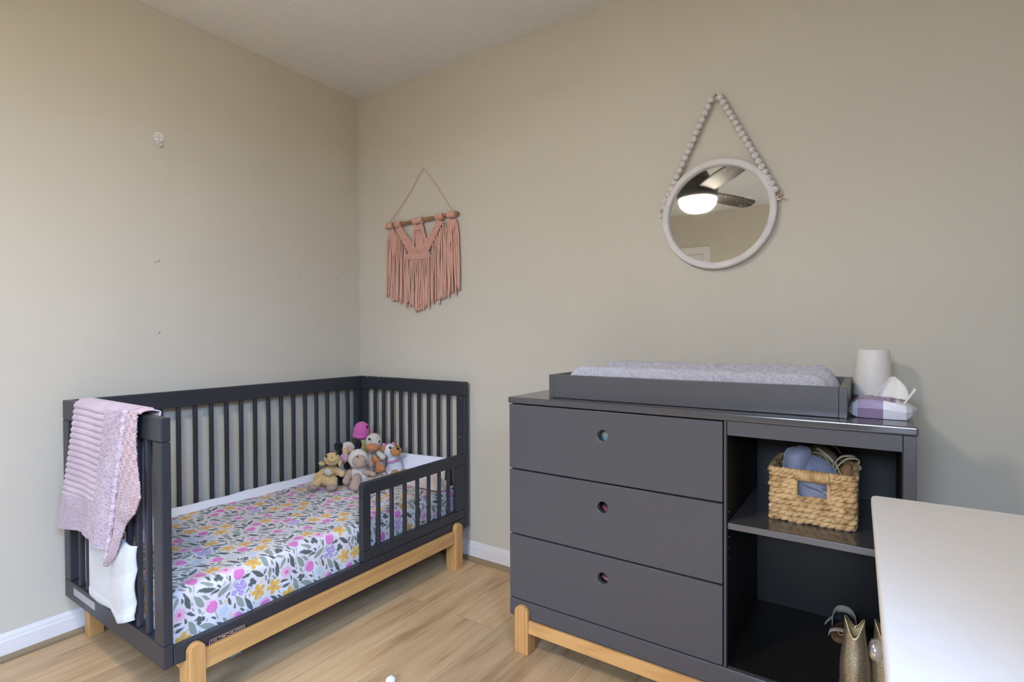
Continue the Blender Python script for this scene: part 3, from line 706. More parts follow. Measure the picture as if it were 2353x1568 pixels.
def knots(bm, P0, P1, w0, w1, rows, cols):
    """a strip of square knots from P0 to P1 in (x, z)"""
    P0, P1 = Vector(P0), Vector(P1); d = P1-P0; nrm = Vector((-d.y, d.x)).normalized()
    for i in range(rows):
        for j in range(cols):
            f = (i+(.5 if j % 2 else 0))/rows; w = w0+(w1-w0)*f; p = P0+d*f+nrm*w*((j+.5)/cols-.5)
            ellipsoid(bm, (p.x, -.020-.003*(j % 2), p.y), (.0082, .0068, .0054), None, None, 35 if j % 2 else -35, 8, 6)
for (P0, P1, w0, w1, ro, co_) in (((.341, 1.664), (.458, 1.515), .036, .054, 18, 5), ((.636, 1.668), (.516, 1.515), .036, .054, 18, 5), ((.398, 1.506), (.568, 1.506), .030, .030, 17, 3),
                               ((.462, 1.668), (.446, 1.545), .014, .012, 12, 2), ((.508, 1.668), (.545, 1.555), .014, .014, 12, 2), ((.486, 1.664), (.486, 1.640), .05, .04, 3, 5),
                               ((.285, 1.662), (.305, 1.52), .030, .008, 15, 3), ((.712, 1.664), (.690, 1.53), .032, .008, 15, 3)):
    bm = B(); knots(bm, P0, P1, w0, w1, ro, co_); obj('knotted_band', bm, M['macra'], mc, smooth=True)
def ztop(x):
    if x < .322: return 1.664
    if x < .408: return 1.655-(x-.322)*1.6
    if x < .575: return 1.505
    if x < .665: return 1.535+(x-.565)*1.3
    return 1.664
def xtop(x):
    if x < .322: return .272+(x-.249)*.42
    return .735-(.752-x)*.45 if x > .665 else x
def zbot(x): return 1.232+abs(x-.487)*.36+.012*math.sin(x*190)+.006*math.sin(x*77)
n = 74
for i in range(n):
    x = .249+(.752-.249)*i/(n-1); zt, zb = ztop(x), zbot(x)-(.012 if i % 3 == 0 else 0); ph = rng.uniform(0, 6); lay = -.012-.007*(i % 2)
    bm = B(); K = 14; dr = rng.uniform(-.005, .005)+(x-.487)*-.03*(1 if abs(x-.487) < .12 else 0)+(x-.5)*.03
    xt_ = xtop(x); tube(bm, [(x+(xt_-x)*max(0, 1-k/K*4.5)**1.5+dr*(k/K)+.0016*math.sin(ph+k*.55), lay+.0018*math.sin(ph*2+k*.5), zt+(zb-zt)*k/K) for k in range(K+1)], [.0043]*K+[.0062], 7)
    obj('fringe_cord', bm, M['macra'], mc, smooth=True)
for i in range(7):
    x = .463+.0085*i; bm = B(); tube(bm, [(x, -.016, 1.655), (x+.0005, -.015, 1.58), (x+(.486-x)*.2, -.014, 1.52)], .004, 7); obj('fringe_cord', bm, M['macra'], mc, smooth=True)

# ------------------------------------------------------------------ round mirror on a bead strand
mr = thing('round_mirror', 'round white-framed mirror hanging from a strand of white wooden beads', 'mirror', (1.966, -.014, 1.328))
MC, RO, RI = (1.966, 1.5275), .197, .174
bm = B(); lathe(bm, [(RI, -.010), (RI, -.027), (RI+.003, -.031), (RO-.004, -.032), (RO, -.029), (RO, -.002), (RI, -.002)], (MC[0], 0, MC[1]), 96, axis=1); obj('mirror_frame', bm, M['whitewash'], mr, smooth=False, bevel=.0015)
t = NT('smudged_mirror_glass'); v = t.coord(); t.b.inputs['Base Color'].default_value = (.86, .88, .87, 1); t.b.inputs['Metallic'].default_value = 1; t.b.inputs['Roughness'].default_value = .015
df = t.n('ShaderNodeBsdfDiffuse'); df.inputs['Color'].default_value = (.8, .78, .72, 1)
vo = t.n('ShaderNodeTexVoronoi', Scale=70); t.l(v, vo.inputs['Vector']); nz = t.noise(v, 7, 3, .6); nz2 = t.noise(v, 85, 3, .7)
g1 = t.n('ShaderNodeMath', operation='GREATER_THAN'); g1.inputs[1].default_value = .66; t.l(nz2.outputs['Fac'], g1.inputs[0])
g2 = t.n('ShaderNodeMath', operation='GREATER_THAN'); g2.inputs[1].default_value = .52; t.l(nz.outputs['Fac'], g2.inputs[0])
mu = t.n('ShaderNodeMath', operation='MULTIPLY'); t.l(g1.outputs[0], mu.inputs[0]); t.l(g2.outputs[0], mu.inputs[1])
ml = t.n('ShaderNodeMath', operation='MULTIPLY_ADD'); ml.inputs[1].default_value = .4; ml.inputs[2].default_value = .012; t.l(mu.outputs[0], ml.inputs[0])
mx = t.n('ShaderNodeMixShader'); t.l(ml.outputs[0], mx.inputs[0]); t.l(t.b.outputs[0], mx.inputs[1]); t.l(df.outputs[0], mx.inputs[2]); t.l(mx.outputs[0], t.t.nodes['Material Output'].inputs['Surface'])
bm = B(); lathe(bm, [(0, -.016), (RI+.001, -.016), (RI+.001, -.012), (0, -.012)], (MC[0], 0, MC[1]), 96, axis=1); obj('mirror_glass', bm, t.m, mr)
NAIL = (1.962, 1.957)
for side, (ex, ez, bx, bz) in (('l', (1.760, 1.556, 1.946, 1.941)), ('r', (2.168, 1.563, 1.978, 1.943))):
    bm = B(); tube(bm, [(NAIL[0], -.020, NAIL[1]), (bx, -.022, bz), (ex, -.024, ez)], .0019, 6); obj('cord', bm, M['jute'], mr, smooth=True)
    bm = B(); tube(bm, [(ex+.006*math.cos(a), -.022, ez-.006+.006*math.sin(a)) for a in [2*PI*k/16 for k in range(16)]], .0026, 8, closed=True)
    tube(bm, [(ex, -.022, ez-.012), (ex+(.012 if side == 'l' else -.014), -.016, ez-.014)], .002, 8); obj('eyelet', bm, M['lampwhite'], mr, smooth=True)
    if side == 'r':
        bm = B(); tube(bm, [(ex, -.026, ez-.004), (ex+.008, -.034, ez-.005), (ex+.016, -.036, ez-.002)], [.002, .004, .0025], 8); obj('cord_end', bm, M['jute'], mr, smooth=True)
    n = 18; src = None
    for i in range(n):
        f = i/(n-1); p = Vector((bx+(ex-bx)*f*.94, -.0245, bz+(ez-bz)*f*.94))
        if src is None:
            bm = B(); ellipsoid(bm, (0, 0, 0), (.0126, .0126, .0120), None, None, 0, 20, 14)
            src = obj('bead', bm, M['bead'], None, smooth=True); src.parent = mr; src.location = p-world_loc(mr)
        else: b2 = copy_at(src, p, mr); b2.rotation_euler = (rng.uniform(0, 3), rng.uniform(-.4, .4), rng.uniform(0, 3))
bm = B(); tube(bm, [(NAIL[0], -.0005, NAIL[1]-.002), (NAIL[0], -.026, NAIL[1]+.001)], .0016, 8); lathe(bm, [(0, 0), (.0038, 0), (.0038, -.002), (0, -.0024)], (NAIL[0], -.026, NAIL[1]+.001), 12, axis=1)
solo('nail', bm, M['brass'], 'small nail in the wall carrying the bead strand of the round mirror', 'nail')

# wall hook: white rounded plate with swirls and a peg
bm = B(); outl = []
for k in range(40):
    a = 2*PI*k/40; rr = .019*(1+.08*math.cos(2*a)); outl.append((rr*math.sin(a)*1.06, rr*math.cos(a)*1.0))
hk = thing('wall_hook', 'small white wall hook with screw holes high on the left wall', 'hook', (.002, -1.030, 1.877))
prism(bm, [(-1.029+a, 1.915+b) for a, b in outl], 0, .0003, .004); obj('hook_plate', bm, M['trim'], hk, bevel=.001)
bm = B(); prism(bm, [(-1.034, 1.900), (-1.024, 1.900), (-1.024, 1.886), (-1.034, 1.886)], 0, .0004, .0045)
tube(bm, [(.004, -1.029, 1.888), (.012, -1.029, 1.880), (.022, -1.029, 1.879), (.026, -1.029, 1.885)], .004, 10); obj('peg', bm, M['trim'], hk, smooth=True)
for dy, dz in ((0, .011), (0, 0), (0, -.011)):
    bm = B(); lathe(bm, [(0, .0002), (.002, 0)], (.0042, -1.029+dy, 1.913+dz), 10, axis=0); obj('screw_hole', bm, M['darkgap'], hk)
for s_ in (-1, 1):
    bm = B(); tube(bm, [(.0044, -1.029+s_*.009+.004*math.cos(a), 1.917+.004*math.sin(a)) for a in [PI*.9+PI*.9*k/10 for k in range(11)]], .0007, 5); obj('swirl', bm, M['smudge'], hk, smooth=True)

# ------------------------------------------------------------------ dark dresser with open shelves
DL, DR, DF, DB, DT = 1.377, 2.522, -.4976, -.032, .879
dr = thing('dresser', 'charcoal dresser with three drawers and open shelves on pine legs', 'dresser', ((DL+DR)/2, (DF+DB)/2, 0))
o = obj('top', boxes((DL, DF-.002, .8575, DR, DB, DT)), M['gloss'], dr, bevel=.0045, seg=4)
obj('side_panel', boxes((DL+.006, DF+.018, .176, DL+.022, DB, .857)), M['char'], dr, bevel=.001)
obj('side_panel', boxes((2.494, DF, .176, 2.519, DB, .857)), M['char'], dr, bevel=.0015)
obj('divider', boxes((2.0965, DF+.001, .176, 2.1025, DB, .857)), M['char'], dr, bevel=.001)
obj('shade_liner', boxes((2.1026, DF+.004, .177, 2.1045, DB-.006, .857)), M['inner_shade'], dr)  # thin sheets added to carry the cubby's shade as dark colour
obj('shade_liner', boxes((2.492, DF+.004, .177, 2.4939, DB-.006, .857)), M['inner_shade'], dr)
obj('back', boxes((DL+.022, DB-.006, .176, 2.494, DB-.001, .857)), M['inner_shade'], dr)
obj('bottom', boxes((DL+.006, DF+.012, .160, 2.519, DB, .1765)), M['inner_shade'], dr, bevel=.001)
obj('base_rail', boxes((DL+.003, DF, .115, 2.519, DF+.014, .1745)), M['char'], dr, bevel=.003)
obj('shelf_rail', boxes((2.1045, DF+.004, .8175, 2.494, DF+.024, .857)), M['char'], dr, bevel=.001)
obj('shelf', boxes((2.1055, DF+.004, .559, 2.493, DB-.006, .577)), M['gloss'], dr, bevel=.0015)
def drawer(z0, z1, hz):
    bm = B(); x0, x1, y0, y1 = DL+.004, 2.0935, DF, DF+.018; cx, r, n = 1.735, .0178, 40
    for y in (y0, y1):
        for k in range(n):
            pass
    ring = lambda y: [bm.verts.new((cx+r*math.cos(2*PI*k/n), y, hz+r*math.sin(2*PI*k/n))) for k in range(n)]
    def outer(y):
        L = []
        for k in range(n):
            a = 2*PI*k/n; c, s_ = math.cos(a), math.sin(a)
            tx = ((x1-cx) if c > 0 else (cx-x0))/max(abs(c), 1e-6); tz = ((z1-hz) if s_ > 0 else (hz-z0))/max(abs(s_), 1e-6); t_ = min(tx, tz)
            L.append((cx+c*t_, hz+s_*t_))
        for (X, Z) in ((x0, z0), (x1, z0), (x1, z1), (x0, z1)):
            i = min(range(n), key=lambda q: abs(math.atan2(math.sin(2*PI*q/n-math.atan2(Z-hz, X-cx)), math.cos(2*PI*q/n-math.atan2(Z-hz, X-cx)))))
            L[i] = (X, Z)
        return [bm.verts.new((X, y, Z)) for X, Z in L]
    a, b, c, d = ring(y0), outer(y0), ring(y1), outer(y1)
    for k in range(n):
        k2 = (k+1) % n
        bm.faces.new((a[k], a[k2], b[k2], b[k])); bm.faces.new((c[k2], c[k], d[k], d[k2])); bm.faces.new((b[k], b[k2], d[k2], d[k])); bm.faces.new((a[k2], a[k], c[k], c[k2]))
    f = obj('drawer', bm, M['char'], dr, bevel=.0022, seg=2)
    obj('drawer_box', boxes((DL+.03, DF+.018, z0+.01, DL+.042, DB-.03, z1-.03), (2.07, DF+.018, z0+.01, 2.082, DB-.03, z1-.03), (DL+.042, DB-.042, z0+.01, 2.07, DB-.03, z1-.03), (DL+.042, DF+.018, z0+.01, 2.07, DB-.042, z0+.018)), M['char'], f)
drawer(.6315, .854, .7785); drawer(.4045, .6265, .553); drawer(.1785, .3995, .329)
for a, b in ((1.410, 1.464), (2.435, 2.489)):
    bm = B(); r = (b-a)/2; top = [((a+b)/2+r*math.cos(q), .164-r+r*math.sin(q)) for q in [PI*k/16 for k in range(17)]]
    prism(bm, [(a, 0), (b, 0)]+top, 1, DF-.016, DF-.0005); quad_box(bm, a, DF-.0005, 0, b, DF+.034, .115); obj('leg', bm, M['pine_z'], dr, bevel=.002)
    obj('leg', boxes((a, DB-.06, 0, b, DB-.02, .115)), M['pine_z'], dr, bevel=.002)
obj('stretcher', boxes((1.464, DF-.012, .074, 2.435, DF-.0005, .117)), M['pine_x'], dr, bevel=.002)
obj('stretcher', boxes((1.464, DB-.05, .074, 2.435, DB-.035, .115)), M['pine_x'], dr, bevel=.002)
for x, z, y in ((2.1047, .60, -.47), (2.1047, .53, -.47), (2.1047, .50, -.47), (2.1047, .47, -.47)):
    bm = B(); lathe(bm, [(0, .0006), (.0022, .0006), (.0022, 0)], (x, y, z), 10, axis=0); obj('shelf_pin', bm, M['steel'], dr)
# clothes glimpsed through the finger holes
def folded(rgb, rgb2, z, h, label, stripe):
    t = NT('clothes'); v = t.coord(); wv = t.n('ShaderNodeTexWave', Scale=stripe, Distortion=1.5); wv.bands_direction = 'Z'; t.l(v, wv.inputs['Vector'])
    t.l(t.ramp(wv.outputs['Fac'], [(.4, lin(rgb)), (.6, lin(rgb2))]), t.b.inputs['Base Color']); t.b.inputs['Roughness'].default_value = .9
    bm = B()
    def f(u, v_):
        a = 2*PI*v_; X = 1.735+.13*(2*u-1); e_ = (1-(2*u-1)**8)
        return (X, -.34+.115*abs(math.cos(a))**.4*(1 if math.cos(a) > 0 else -1)*e_+.004*math.sin(u*20), z+h/2+h/2*abs(math.sin(a))**.5*(1 if math.sin(a) > 0 else -1)*e_)
    grid(bm, f, 40, 40); bmesh.ops.remove_doubles(bm, verts=bm.verts, dist=1e-4)
    solo('folded_clothes', bm, t.m, label, 'clothes', smooth=True)
folded((178, 196, 200), (206, 200, 168), .651, .15, 'pale blue and yellow clothing seen through the top drawer hole', 14)
folded((190, 100, 112), (92, 60, 62), .424, .13, 'reddish clothing seen through the middle drawer hole', 9)
folded((214, 150, 146), (120, 70, 66), .198, .13, 'pink striped clothing seen through the bottom drawer hole', 26)

# ------------------------------------------------------------------ changing tray and pad
TX0, TX1, TY0, TY1, TZ0, TZ1 = 1.509, 2.381, -.440, -.040, .8795, .958
tr = thing('changing_tray', 'charcoal wooden changing tray sitting on top of the dark dresser', 'tray', ((TX0+TX1)/2, (TY0+TY1)/2, TZ0))
w = .018
obj('front_board', boxes((TX0+w+.0006, TY0, TZ0+.0008, TX1-w-.0006, TY0+w, TZ1)), M['char'], tr, bevel=.001)
obj('back_board', boxes((TX0+w+.0006, TY1-w, TZ0+.0008, TX1-w-.0006, TY1, TZ1)), M['char'], tr, bevel=.001)
obj('end_board', boxes((TX0, TY0, TZ0, TX0+w, TY1, TZ1)), M['char'], tr, bevel=.001)
obj('end_board', boxes((TX1-w, TY0, TZ0, TX1, TY1, TZ1)), M['char'], tr, bevel=.001)
obj('tray_base', boxes((TX0+w, TY0+w, TZ0, TX1-w, TY1-w, TZ0+.008)), M['char'], tr)
t = NT('heathered_plush'); v = t.coord(); nz = t.noise(v, 300, 3, .7); nz3 = t.noise(v, 90, 2, .6)
ad = t.n('ShaderNodeMath', operation='MULTIPLY_ADD'); ad.inputs[1].default_value = .5; t.l(nz3.outputs['Fac'], ad.inputs[0]); t.l(nz.outputs['Fac'], ad.inputs[2])
t.l(t.ramp(ad.outputs[0], [(.52, lin((168, 162, 176))), (.84, lin((226, 222, 230)))]), t.b.inputs['Base Color']); t.b.inputs['Roughness'].default_value = 1; t.b.inputs['Sheen Weight'].default_value = .4
t.b.inputs['Specular IOR Level'].default_value = .1; t.bump(ad.outputs[0], 1.0, .006)
cp = thing('changing_pad', 'pale lilac grey plush contoured pad lying in the changing tray', 'pad', ((TX0+TX1)/2, (TY0+TY1)/2, .888))
px0, px1, pya, pyb = TX0+w+.018, TX1-w-.004, TY0+w+.004, TY1-w-.004
def pad(u, v):
    x = px0+(px1-px0)*u; y = pya+(pyb-pya)*v
    q = 2*v-1; zz = .918+.070*math.exp(-((v-.10)/.115)**2)+.076*math.exp(-((v-.885)/.12)**2)
    em = min(1, (v/.05))**.5 if v < .05 else (min(1, (1-v)/.05)**.5 if v > .95 else 1)
    eu = min(1, u/.075); ev = min(1, (1-u)/.075); e_ = (math.sin(eu*PI/2)*math.sin(ev*PI/2))**.7
    zz = .892+(zz-.892)*em*(.15+.85*e_)
    return (x, y, zz+.0016*math.sin(x*60+y*40)*e_+.0012*math.sin(x*131-y*90)*e_)
bm = B(); grid(bm, pad, 160, 70); quad_box(bm, px0+.01, pya+.01, .888, px1-.01, pyb-.01, .893); obj('pad_cover', bm, t.m, cp, smooth=True)

# ------------------------------------------------------------------ night lamp and wipes on the dresser
LX, LY = 2.434, -.118
lp = thing('night_lamp', 'white cone-shaped night lamp with a grey clock base, standing behind the wipes', 'lamp', (LX, LY, .879))
bm = B(); lathe(bm, [(0, .8795), (.050, .8795), (.0515, .882), (.0515, .912), (0, .912)], (LX, LY, 0), 48); obj('clock_base', bm, M['lampbase'], lp, smooth=False, bevel=.001)
bm = B(); lathe(bm, [(0, .912), (.052, .912), (.0525, .915), (.040, 1.043), (.0385, 1.047), (.036, 1.0475), (0, 1.0475)], (LX, LY, 0), 64); obj('shade', bm, M['lampwhite'], lp, smooth=True)
o = bpy.context  # digits curve round the base on the side facing the room
nd = Vector((.12, -1, 0)).normalized(); me = place_me(text_mesh('5:27', .021, .0003), Vector((LX+.004, LY, .901))+nd*.0518, (-nd.y, nd.x, 0), (0, 0, 1))
obj_me('clock_digits', me, emit('lit_clock_digits', (1, .96, .9), 1.6), lp)
wp = thing('wipes_pack', 'open purple and white pack of wipes on the dresser corner, a wipe sticking out', 'wipes', (2.45, -.36, .879))
t_w = simple('white_film', (226, 224, 230), .35, bump=.5, bscale=40, bdist=.004, var=.03); t_p = simple('purple_film', (146, 126, 156), .35, bump=.5, bscale=40, bdist=.004, var=.05); t_s = simple('silver_film', (196, 198, 204), .3, bump=.4, bscale=40, bdist=.004, var=.04)
SEC = [(2.380, -.374, -.338, .889, .898), (2.391, -.394, -.312, .884, .918), (2.402, -.404, -.296, .8798, .930), (2.430, -.406, -.293, .8796, .932), (2.456, -.406, -.293, .8796, .930), (2.482, -.406, -.293, .8796, .925), (2.503, -.403, -.296, .8798, .919), (2.515, -.388, -.313, .889, .914), (2.5255, -.37, -.338, .902, .908)]
bm = B(); prev = None; rows = []
for (x, ya, yb, za, zb) in SEC:
    m_ = (za+zb)/2; P = [(ya+.004, za), (ya-.002, m_), (ya+.004, zb-.003), ((ya+yb)/2, zb+.001), (yb-.004, zb-.003), (yb+.002, m_), (yb-.004, za)]
    rows.append([bm.verts.new((x, a, b)) for a, b in P])
for i in range(len(rows)-1):
    for k in range(7):
        f = bm.faces.new((rows[i][k], rows[i][(k+1) % 7], rows[i+1][(k+1) % 7], rows[i+1][k]))
        top = k in (2, 3); f.material_index = 2 if i in (0, 7) else (1 if (i in (2, 3) or (i == 1 and top) or (i == 4 and top)) and k < 6 else 0)
bm.faces.new(rows[0][::-1]); bm.faces.new(rows[-1])
obj('wrapper', bm, [t_w, t_p, t_s], wp, bevel=.0015)
bm = B()
def tissue(u, v):
    # a wipe pulled up to a point
    x0 = 2.436+.072*u; x = x0+(2.474+.008*u-x0)*v*.95+.010*math.sin(PI*v)*max(0, u-.4)*1.6; z = .926+.056*v**.85
    return (x, -.352+.012*math.sin(u*6)*(1-.5*v)-.008*v, z+.003*math.sin(u*PI))
grid(bm, tissue, 24, 20); o = obj('wipe', bm, simple('embossed_wipe', (240, 234, 226), .95, bump=.5, bscale=160, bdist=.003, var=.03), wp, smooth=True, solid=.0015)
bm = B(); prism(bm, [(2.497, .917), (2.501, .917), (2.5245, .955), (2.5205, .958)], 1, -.372, -.318); obj('lid', bm, M['lampwhite'], wp, bevel=.0008)
for x in (2.4585, 2.4715, 2.492):
    bm = B(); tube(bm, [(x, -.4035, .924), (x+.003, -.385, .9285), (x+.001, -.366, .929)], .0007, 5); obj('printed_line', bm, M['brown'], wp, smooth=True)

# ------------------------------------------------------------------ woven basket and what is in it
bk_ = thing('basket', 'woven water hyacinth basket with a cut-out handle, on the upper dresser shelf', 'basket', (2.296, -.29, .577))
t = NT('water_hyacinth'); v = t.coord(); nz = t.noise(v, 42, 3, .6); mpv = t.coord((40, 40, 400)); nz2 = t.noise(mpv, 1, 3, .6)
ad = t.n('ShaderNodeMath', operation='MULTIPLY_ADD'); ad.inputs[1].default_value = .5; t.l(nz2.outputs['Fac'], ad.inputs[0]); t.l(nz.outputs['Fac'], ad.inputs[2])
t.l(t.ramp(ad.outputs[0], [(.5, lin((150, 108, 70))), (.7, lin((204, 164, 112))), (.92, lin((224, 190, 138)))]), t.b.inputs['Base Color']); t.b.inputs['Roughness'].default_value = .75
t.bump(nz2.outputs['Fac'], .5, .002); M['hyacinth'] = t.m
BX0, BX1, BY0, BY1 = 2.197, 2.397, -.392, -.188
def per(f, ins=0):
    """point on the rounded rectangle, f in 0..1 from the front left corner"""
    x0, x1, y0, y1 = BX0+ins, BX1-ins, BY0+ins, BY1-ins; w_, d_ = x1-x0, y1-y0; L = 2*(w_+d_); s_ = (f % 1)*L
    if s_ < w_: return x0+s_, y0, 0, -1
    s_ -= w_
    if s_ < d_: return x1, y0+s_, 1, 0
    s_ -= d_
    if s_ < w_: return x1-s_, y1, 0, 1
    s_ -= w_; return x0, y1-s_, -1, 0
bm = B(); NR = 9; N = 200; HX0, HX1 = 2.262, 2.337
for r in range(NR):
    z = .5855+r*.0148
    for strand in (0, 1):
        cur, rad = [], []
        segs = []
        for k in range(N+1):
            f = k/N; x, y, nx, ny = per(f, .004); ph = f*PI*2*21+strand*PI+r*1.7
            hole = 4.4 <= r <= 7.6 and y < BY0+.01 and HX0 < x < HX1
            if hole:
                if len(cur) > 2: segs.append((cur, rad))
                cur, rad = [], []; continue
            o_ = .0042*math.cos(ph); cur.append((x+nx*o_, y+ny*o_, z+.0036*math.sin(ph)+.0012*math.sin(f*60+r))); rad.append(.0064+.0012*math.sin(f*90+r*2+strand))
        if len(cur) > 2: segs.append((cur, rad))
        for c_, q_ in segs: tube(bm, c_, q_, 8)
obj('woven_body', bm, M['hyacinth'], bk_, smooth=True)
obj('basket_floor', boxes((BX0+.006, BY0+.006, .5785, BX1-.006, BY1-.006, .584)), M['hyacinth'], bk_)
bm = B()
for st in (0, 1):
    tube(bm, [(lambda q: (q[0]+q[2]*.003+.003*math.cos(k*.9+st*PI)*q[2], q[1]+q[3]*.003+.003*math.cos(k*.9+st*PI)*q[3], .7165+.0035*math.sin(k*.9+st*PI)))(per(k/220, .003)) for k in range(220)], [.0062+.0012*math.sin(k*1.7+st) for k in range(220)], 8, closed=True)
obj('rim', bm, M['hyacinth'], bk_, smooth=True)
bm = B()
for k in range(15):
    x = HX0-.002+.0055*k; tube(bm, [(x+.0012*math.sin(a*2), BY0-.001+.0085*math.cos(a), .709+.0125*math.sin(a)) for a in [2*PI*q/14 for q in range(14)]], .0036, 7, closed=True)
o = obj('handle_wrap', bm, M['hyacinth'], bk_, smooth=True); o['label'] = 'wrapped grip above the hand hole'
bm = B()
for xs in (HX0-.002, HX1+.002): tube(bm, [(xs, BY0+.001+.002*math.sin(k), .640+.06*k/8) for k in range(9)], [.006+.001*math.sin(k*2) for k in range(9)], 8)
for k in range(14): ellipsoid(bm, (HX0+.003+.0053*k, BY0-.002, .6475), (.0026, .005, .004), seg=8, rings=6)
obj('handle_edge', bm, M['hyacinth'], bk_, smooth=True)
cl = thing('fleece_garment', 'pale blue fleece garment with a turned-up cuff, stuffed in the basket', 'clothes', (2.275, -.30, .585))
t_b = simple('blue_fleece', (152, 155, 176), .95, bump=.3, bscale=700, var=.04, sheen=.4)
def blob(cx, cy, cz, rx, ry, rz, f=None, p=.8):
    def g(u, v):
        a, b = 2*PI*u, PI*v-PI/2; c, s_ = math.cos(b), math.sin(b); x, y, z = rx*c*math.cos(a), ry*c*math.sin(a), rz*s_
        if f: x, y, z = f(x, y, z)
        return (cx+x, cy+y, cz+z)
    return g
def bodyf(x, y, z):
    k = (x+.08)/.16; return (x, y-.004*math.sin(z*70+x*40), z-.060*max(0, k)**1.5*(1 if z > 0 else .3)+.003*math.sin(x*90+z*60))
bm = B(); grid(bm, blob(2.305, -.305, .682, .078, .062, .088, bodyf), 56, 40); bmesh.ops.remove_doubles(bm, verts=bm.verts, dist=1e-4); obj('garment_body', bm, t_b, cl, smooth=True)
def cuff(u, v):
    a = 2*PI*u; k = v; z = .60+.170*k; q = math.sqrt(max(0, 1-max(0, (k-.86)/.14)**5))
    x = 2.246+.030*math.cos(a)*q*(1+.12*math.sin(k*PI))+.012*k
    return (x, -.312+.062*math.sin(a)*(1-.12*k)*(.25+.75*q)+.003*math.sin(k*7), z+.004*math.cos(a))
bm = B(); grid(bm, cuff, 48, 26); bmesh.ops.remove_doubles(bm, verts=bm.verts, dist=1e-4); obj('cuff', bm, t_b, cl, smooth=True, solid=.006)
strap_m = simple('cream_strap', (206, 188, 152), .7, var=.05); rib_m = simple('brown_woven_upper', (120, 96, 72), .85, bump=.9, bscale=320, bdist=.003, var=.2)
def band(bm, pts, wd, th=.002):
    P_ = [Vector(p) for p in pts]; W_ = Vector(wd); pts = []
    if len(P_) < 12:                      # smooth a coarse path
        for i in range(len(P_)-1):
            a, b, c, d = P_[max(i-1, 0)], P_[i], P_[i+1], P_[min(i+2, len(P_)-1)]
            for q in range(6):
                f = q/6; pts.append(.5*((2*b)+(c-a)*f+(2*a-5*b+4*c-d)*f*f+(3*b-a-3*c+d)*f**3))
        pts.append(P_[-1])
    else: pts = P_
    A = []
    for i, p in enumerate(pts):
        t_ = (pts[min(i+1, len(pts)-1)]-pts[max(i-1, 0)]).normalized(); n_ = t_.cross(W_).normalized()*th/2
        A.append([bm.verts.new(p+W_/2+n_), bm.verts.new(p-W_/2+n_), bm.verts.new(p-W_/2-n_), bm.verts.new(p+W_/2-n_)])
    for i in range(len(A)-1):
        for k in range(4): bm.faces.new((A[i][k], A[i][(k+1) % 4], A[i+1][(k+1) % 4], A[i+1][k]))
    bm.faces.new(A[0]); bm.faces.new(A[-1][::-1])
s1 = thing('woven_sandal', 'brown woven sandal with a looped strap, at the back of the basket', 'sandal', (2.32, -.235, .60))
bm = B(); grid(bm, blob(2.318, -.232, .705, .046, .03, .066, lambda x, y, z: (x+z*-.22, y, z)), 30, 24); bmesh.ops.remove_doubles(bm, verts=bm.verts, dist=1e-4); obj('upper', bm, rib_m, s1, smooth=True)
bm = B(); band(bm, [(2.292+.020*math.cos(a)+.012*k/20, -.268, .748+.014*math.sin(a)-.0006*k) for k, a in enumerate([PI*1.9-PI*1.7*q/20 for q in range(21)])]+[(2.335, -.272, .722), (2.352, -.274, .716), (2.356, -.27, .722)], (0, .010, 0)); obj('strap', bm, strap_m, s1, smooth=True)
bm = B(); tube(bm, [(2.300+.004*k, -.262+.001*math.sin(k), .764-.0022*k-.00012*k*k) for k in range(14)], [.0035+.001*(k % 2) for k in range(14)], 8); obj('braided_edge', bm, strap_m, s1, smooth=True)
bm = B(); band(bm, [(2.335, -.238, .772), (2.350, -.240, .764), (2.358, -.242, .752)], (0, .004, 0)); obj('trim_cord', bm, simple('coral_cord', (206, 108, 88), .8), s1)
s2 = thing('strappy_sandal', 'cream strappy sandal with a tan inside, poking from the basket right', 'sandal', (2.375, -.26, .60))
bm = B(); grid(bm, blob(2.362, -.268, .672, .024, .032, .06, lambda x, y, z: (x+z*.25, y, z)), 26, 20); bmesh.ops.remove_doubles(bm, verts=bm.verts, dist=1e-4); obj('footbed', bm, simple('tan_leather', (178, 130, 80), .6), s2, smooth=True)
for pts in ([(2.345, -.300, .700), (2.352, -.304, .724), (2.372, -.300, .748), (2.395, -.292, .752), (2.405, -.285, .744), (2.400, -.28, .735), (2.408, -.275, .724), (2.395, -.27, .712), (2.375, -.268, .700)],
            [(2.375, -.304, .690), (2.360, -.306, .712), (2.350, -.304, .735)], [(2.340, -.29, .722), (2.360, -.295, .752), (2.385, -.285, .757), (2.40, -.275, .75)]):
    bm = B(); band(bm, pts, (0, .016, .003), .0022); obj('strap', bm, strap_m, s2, smooth=True)

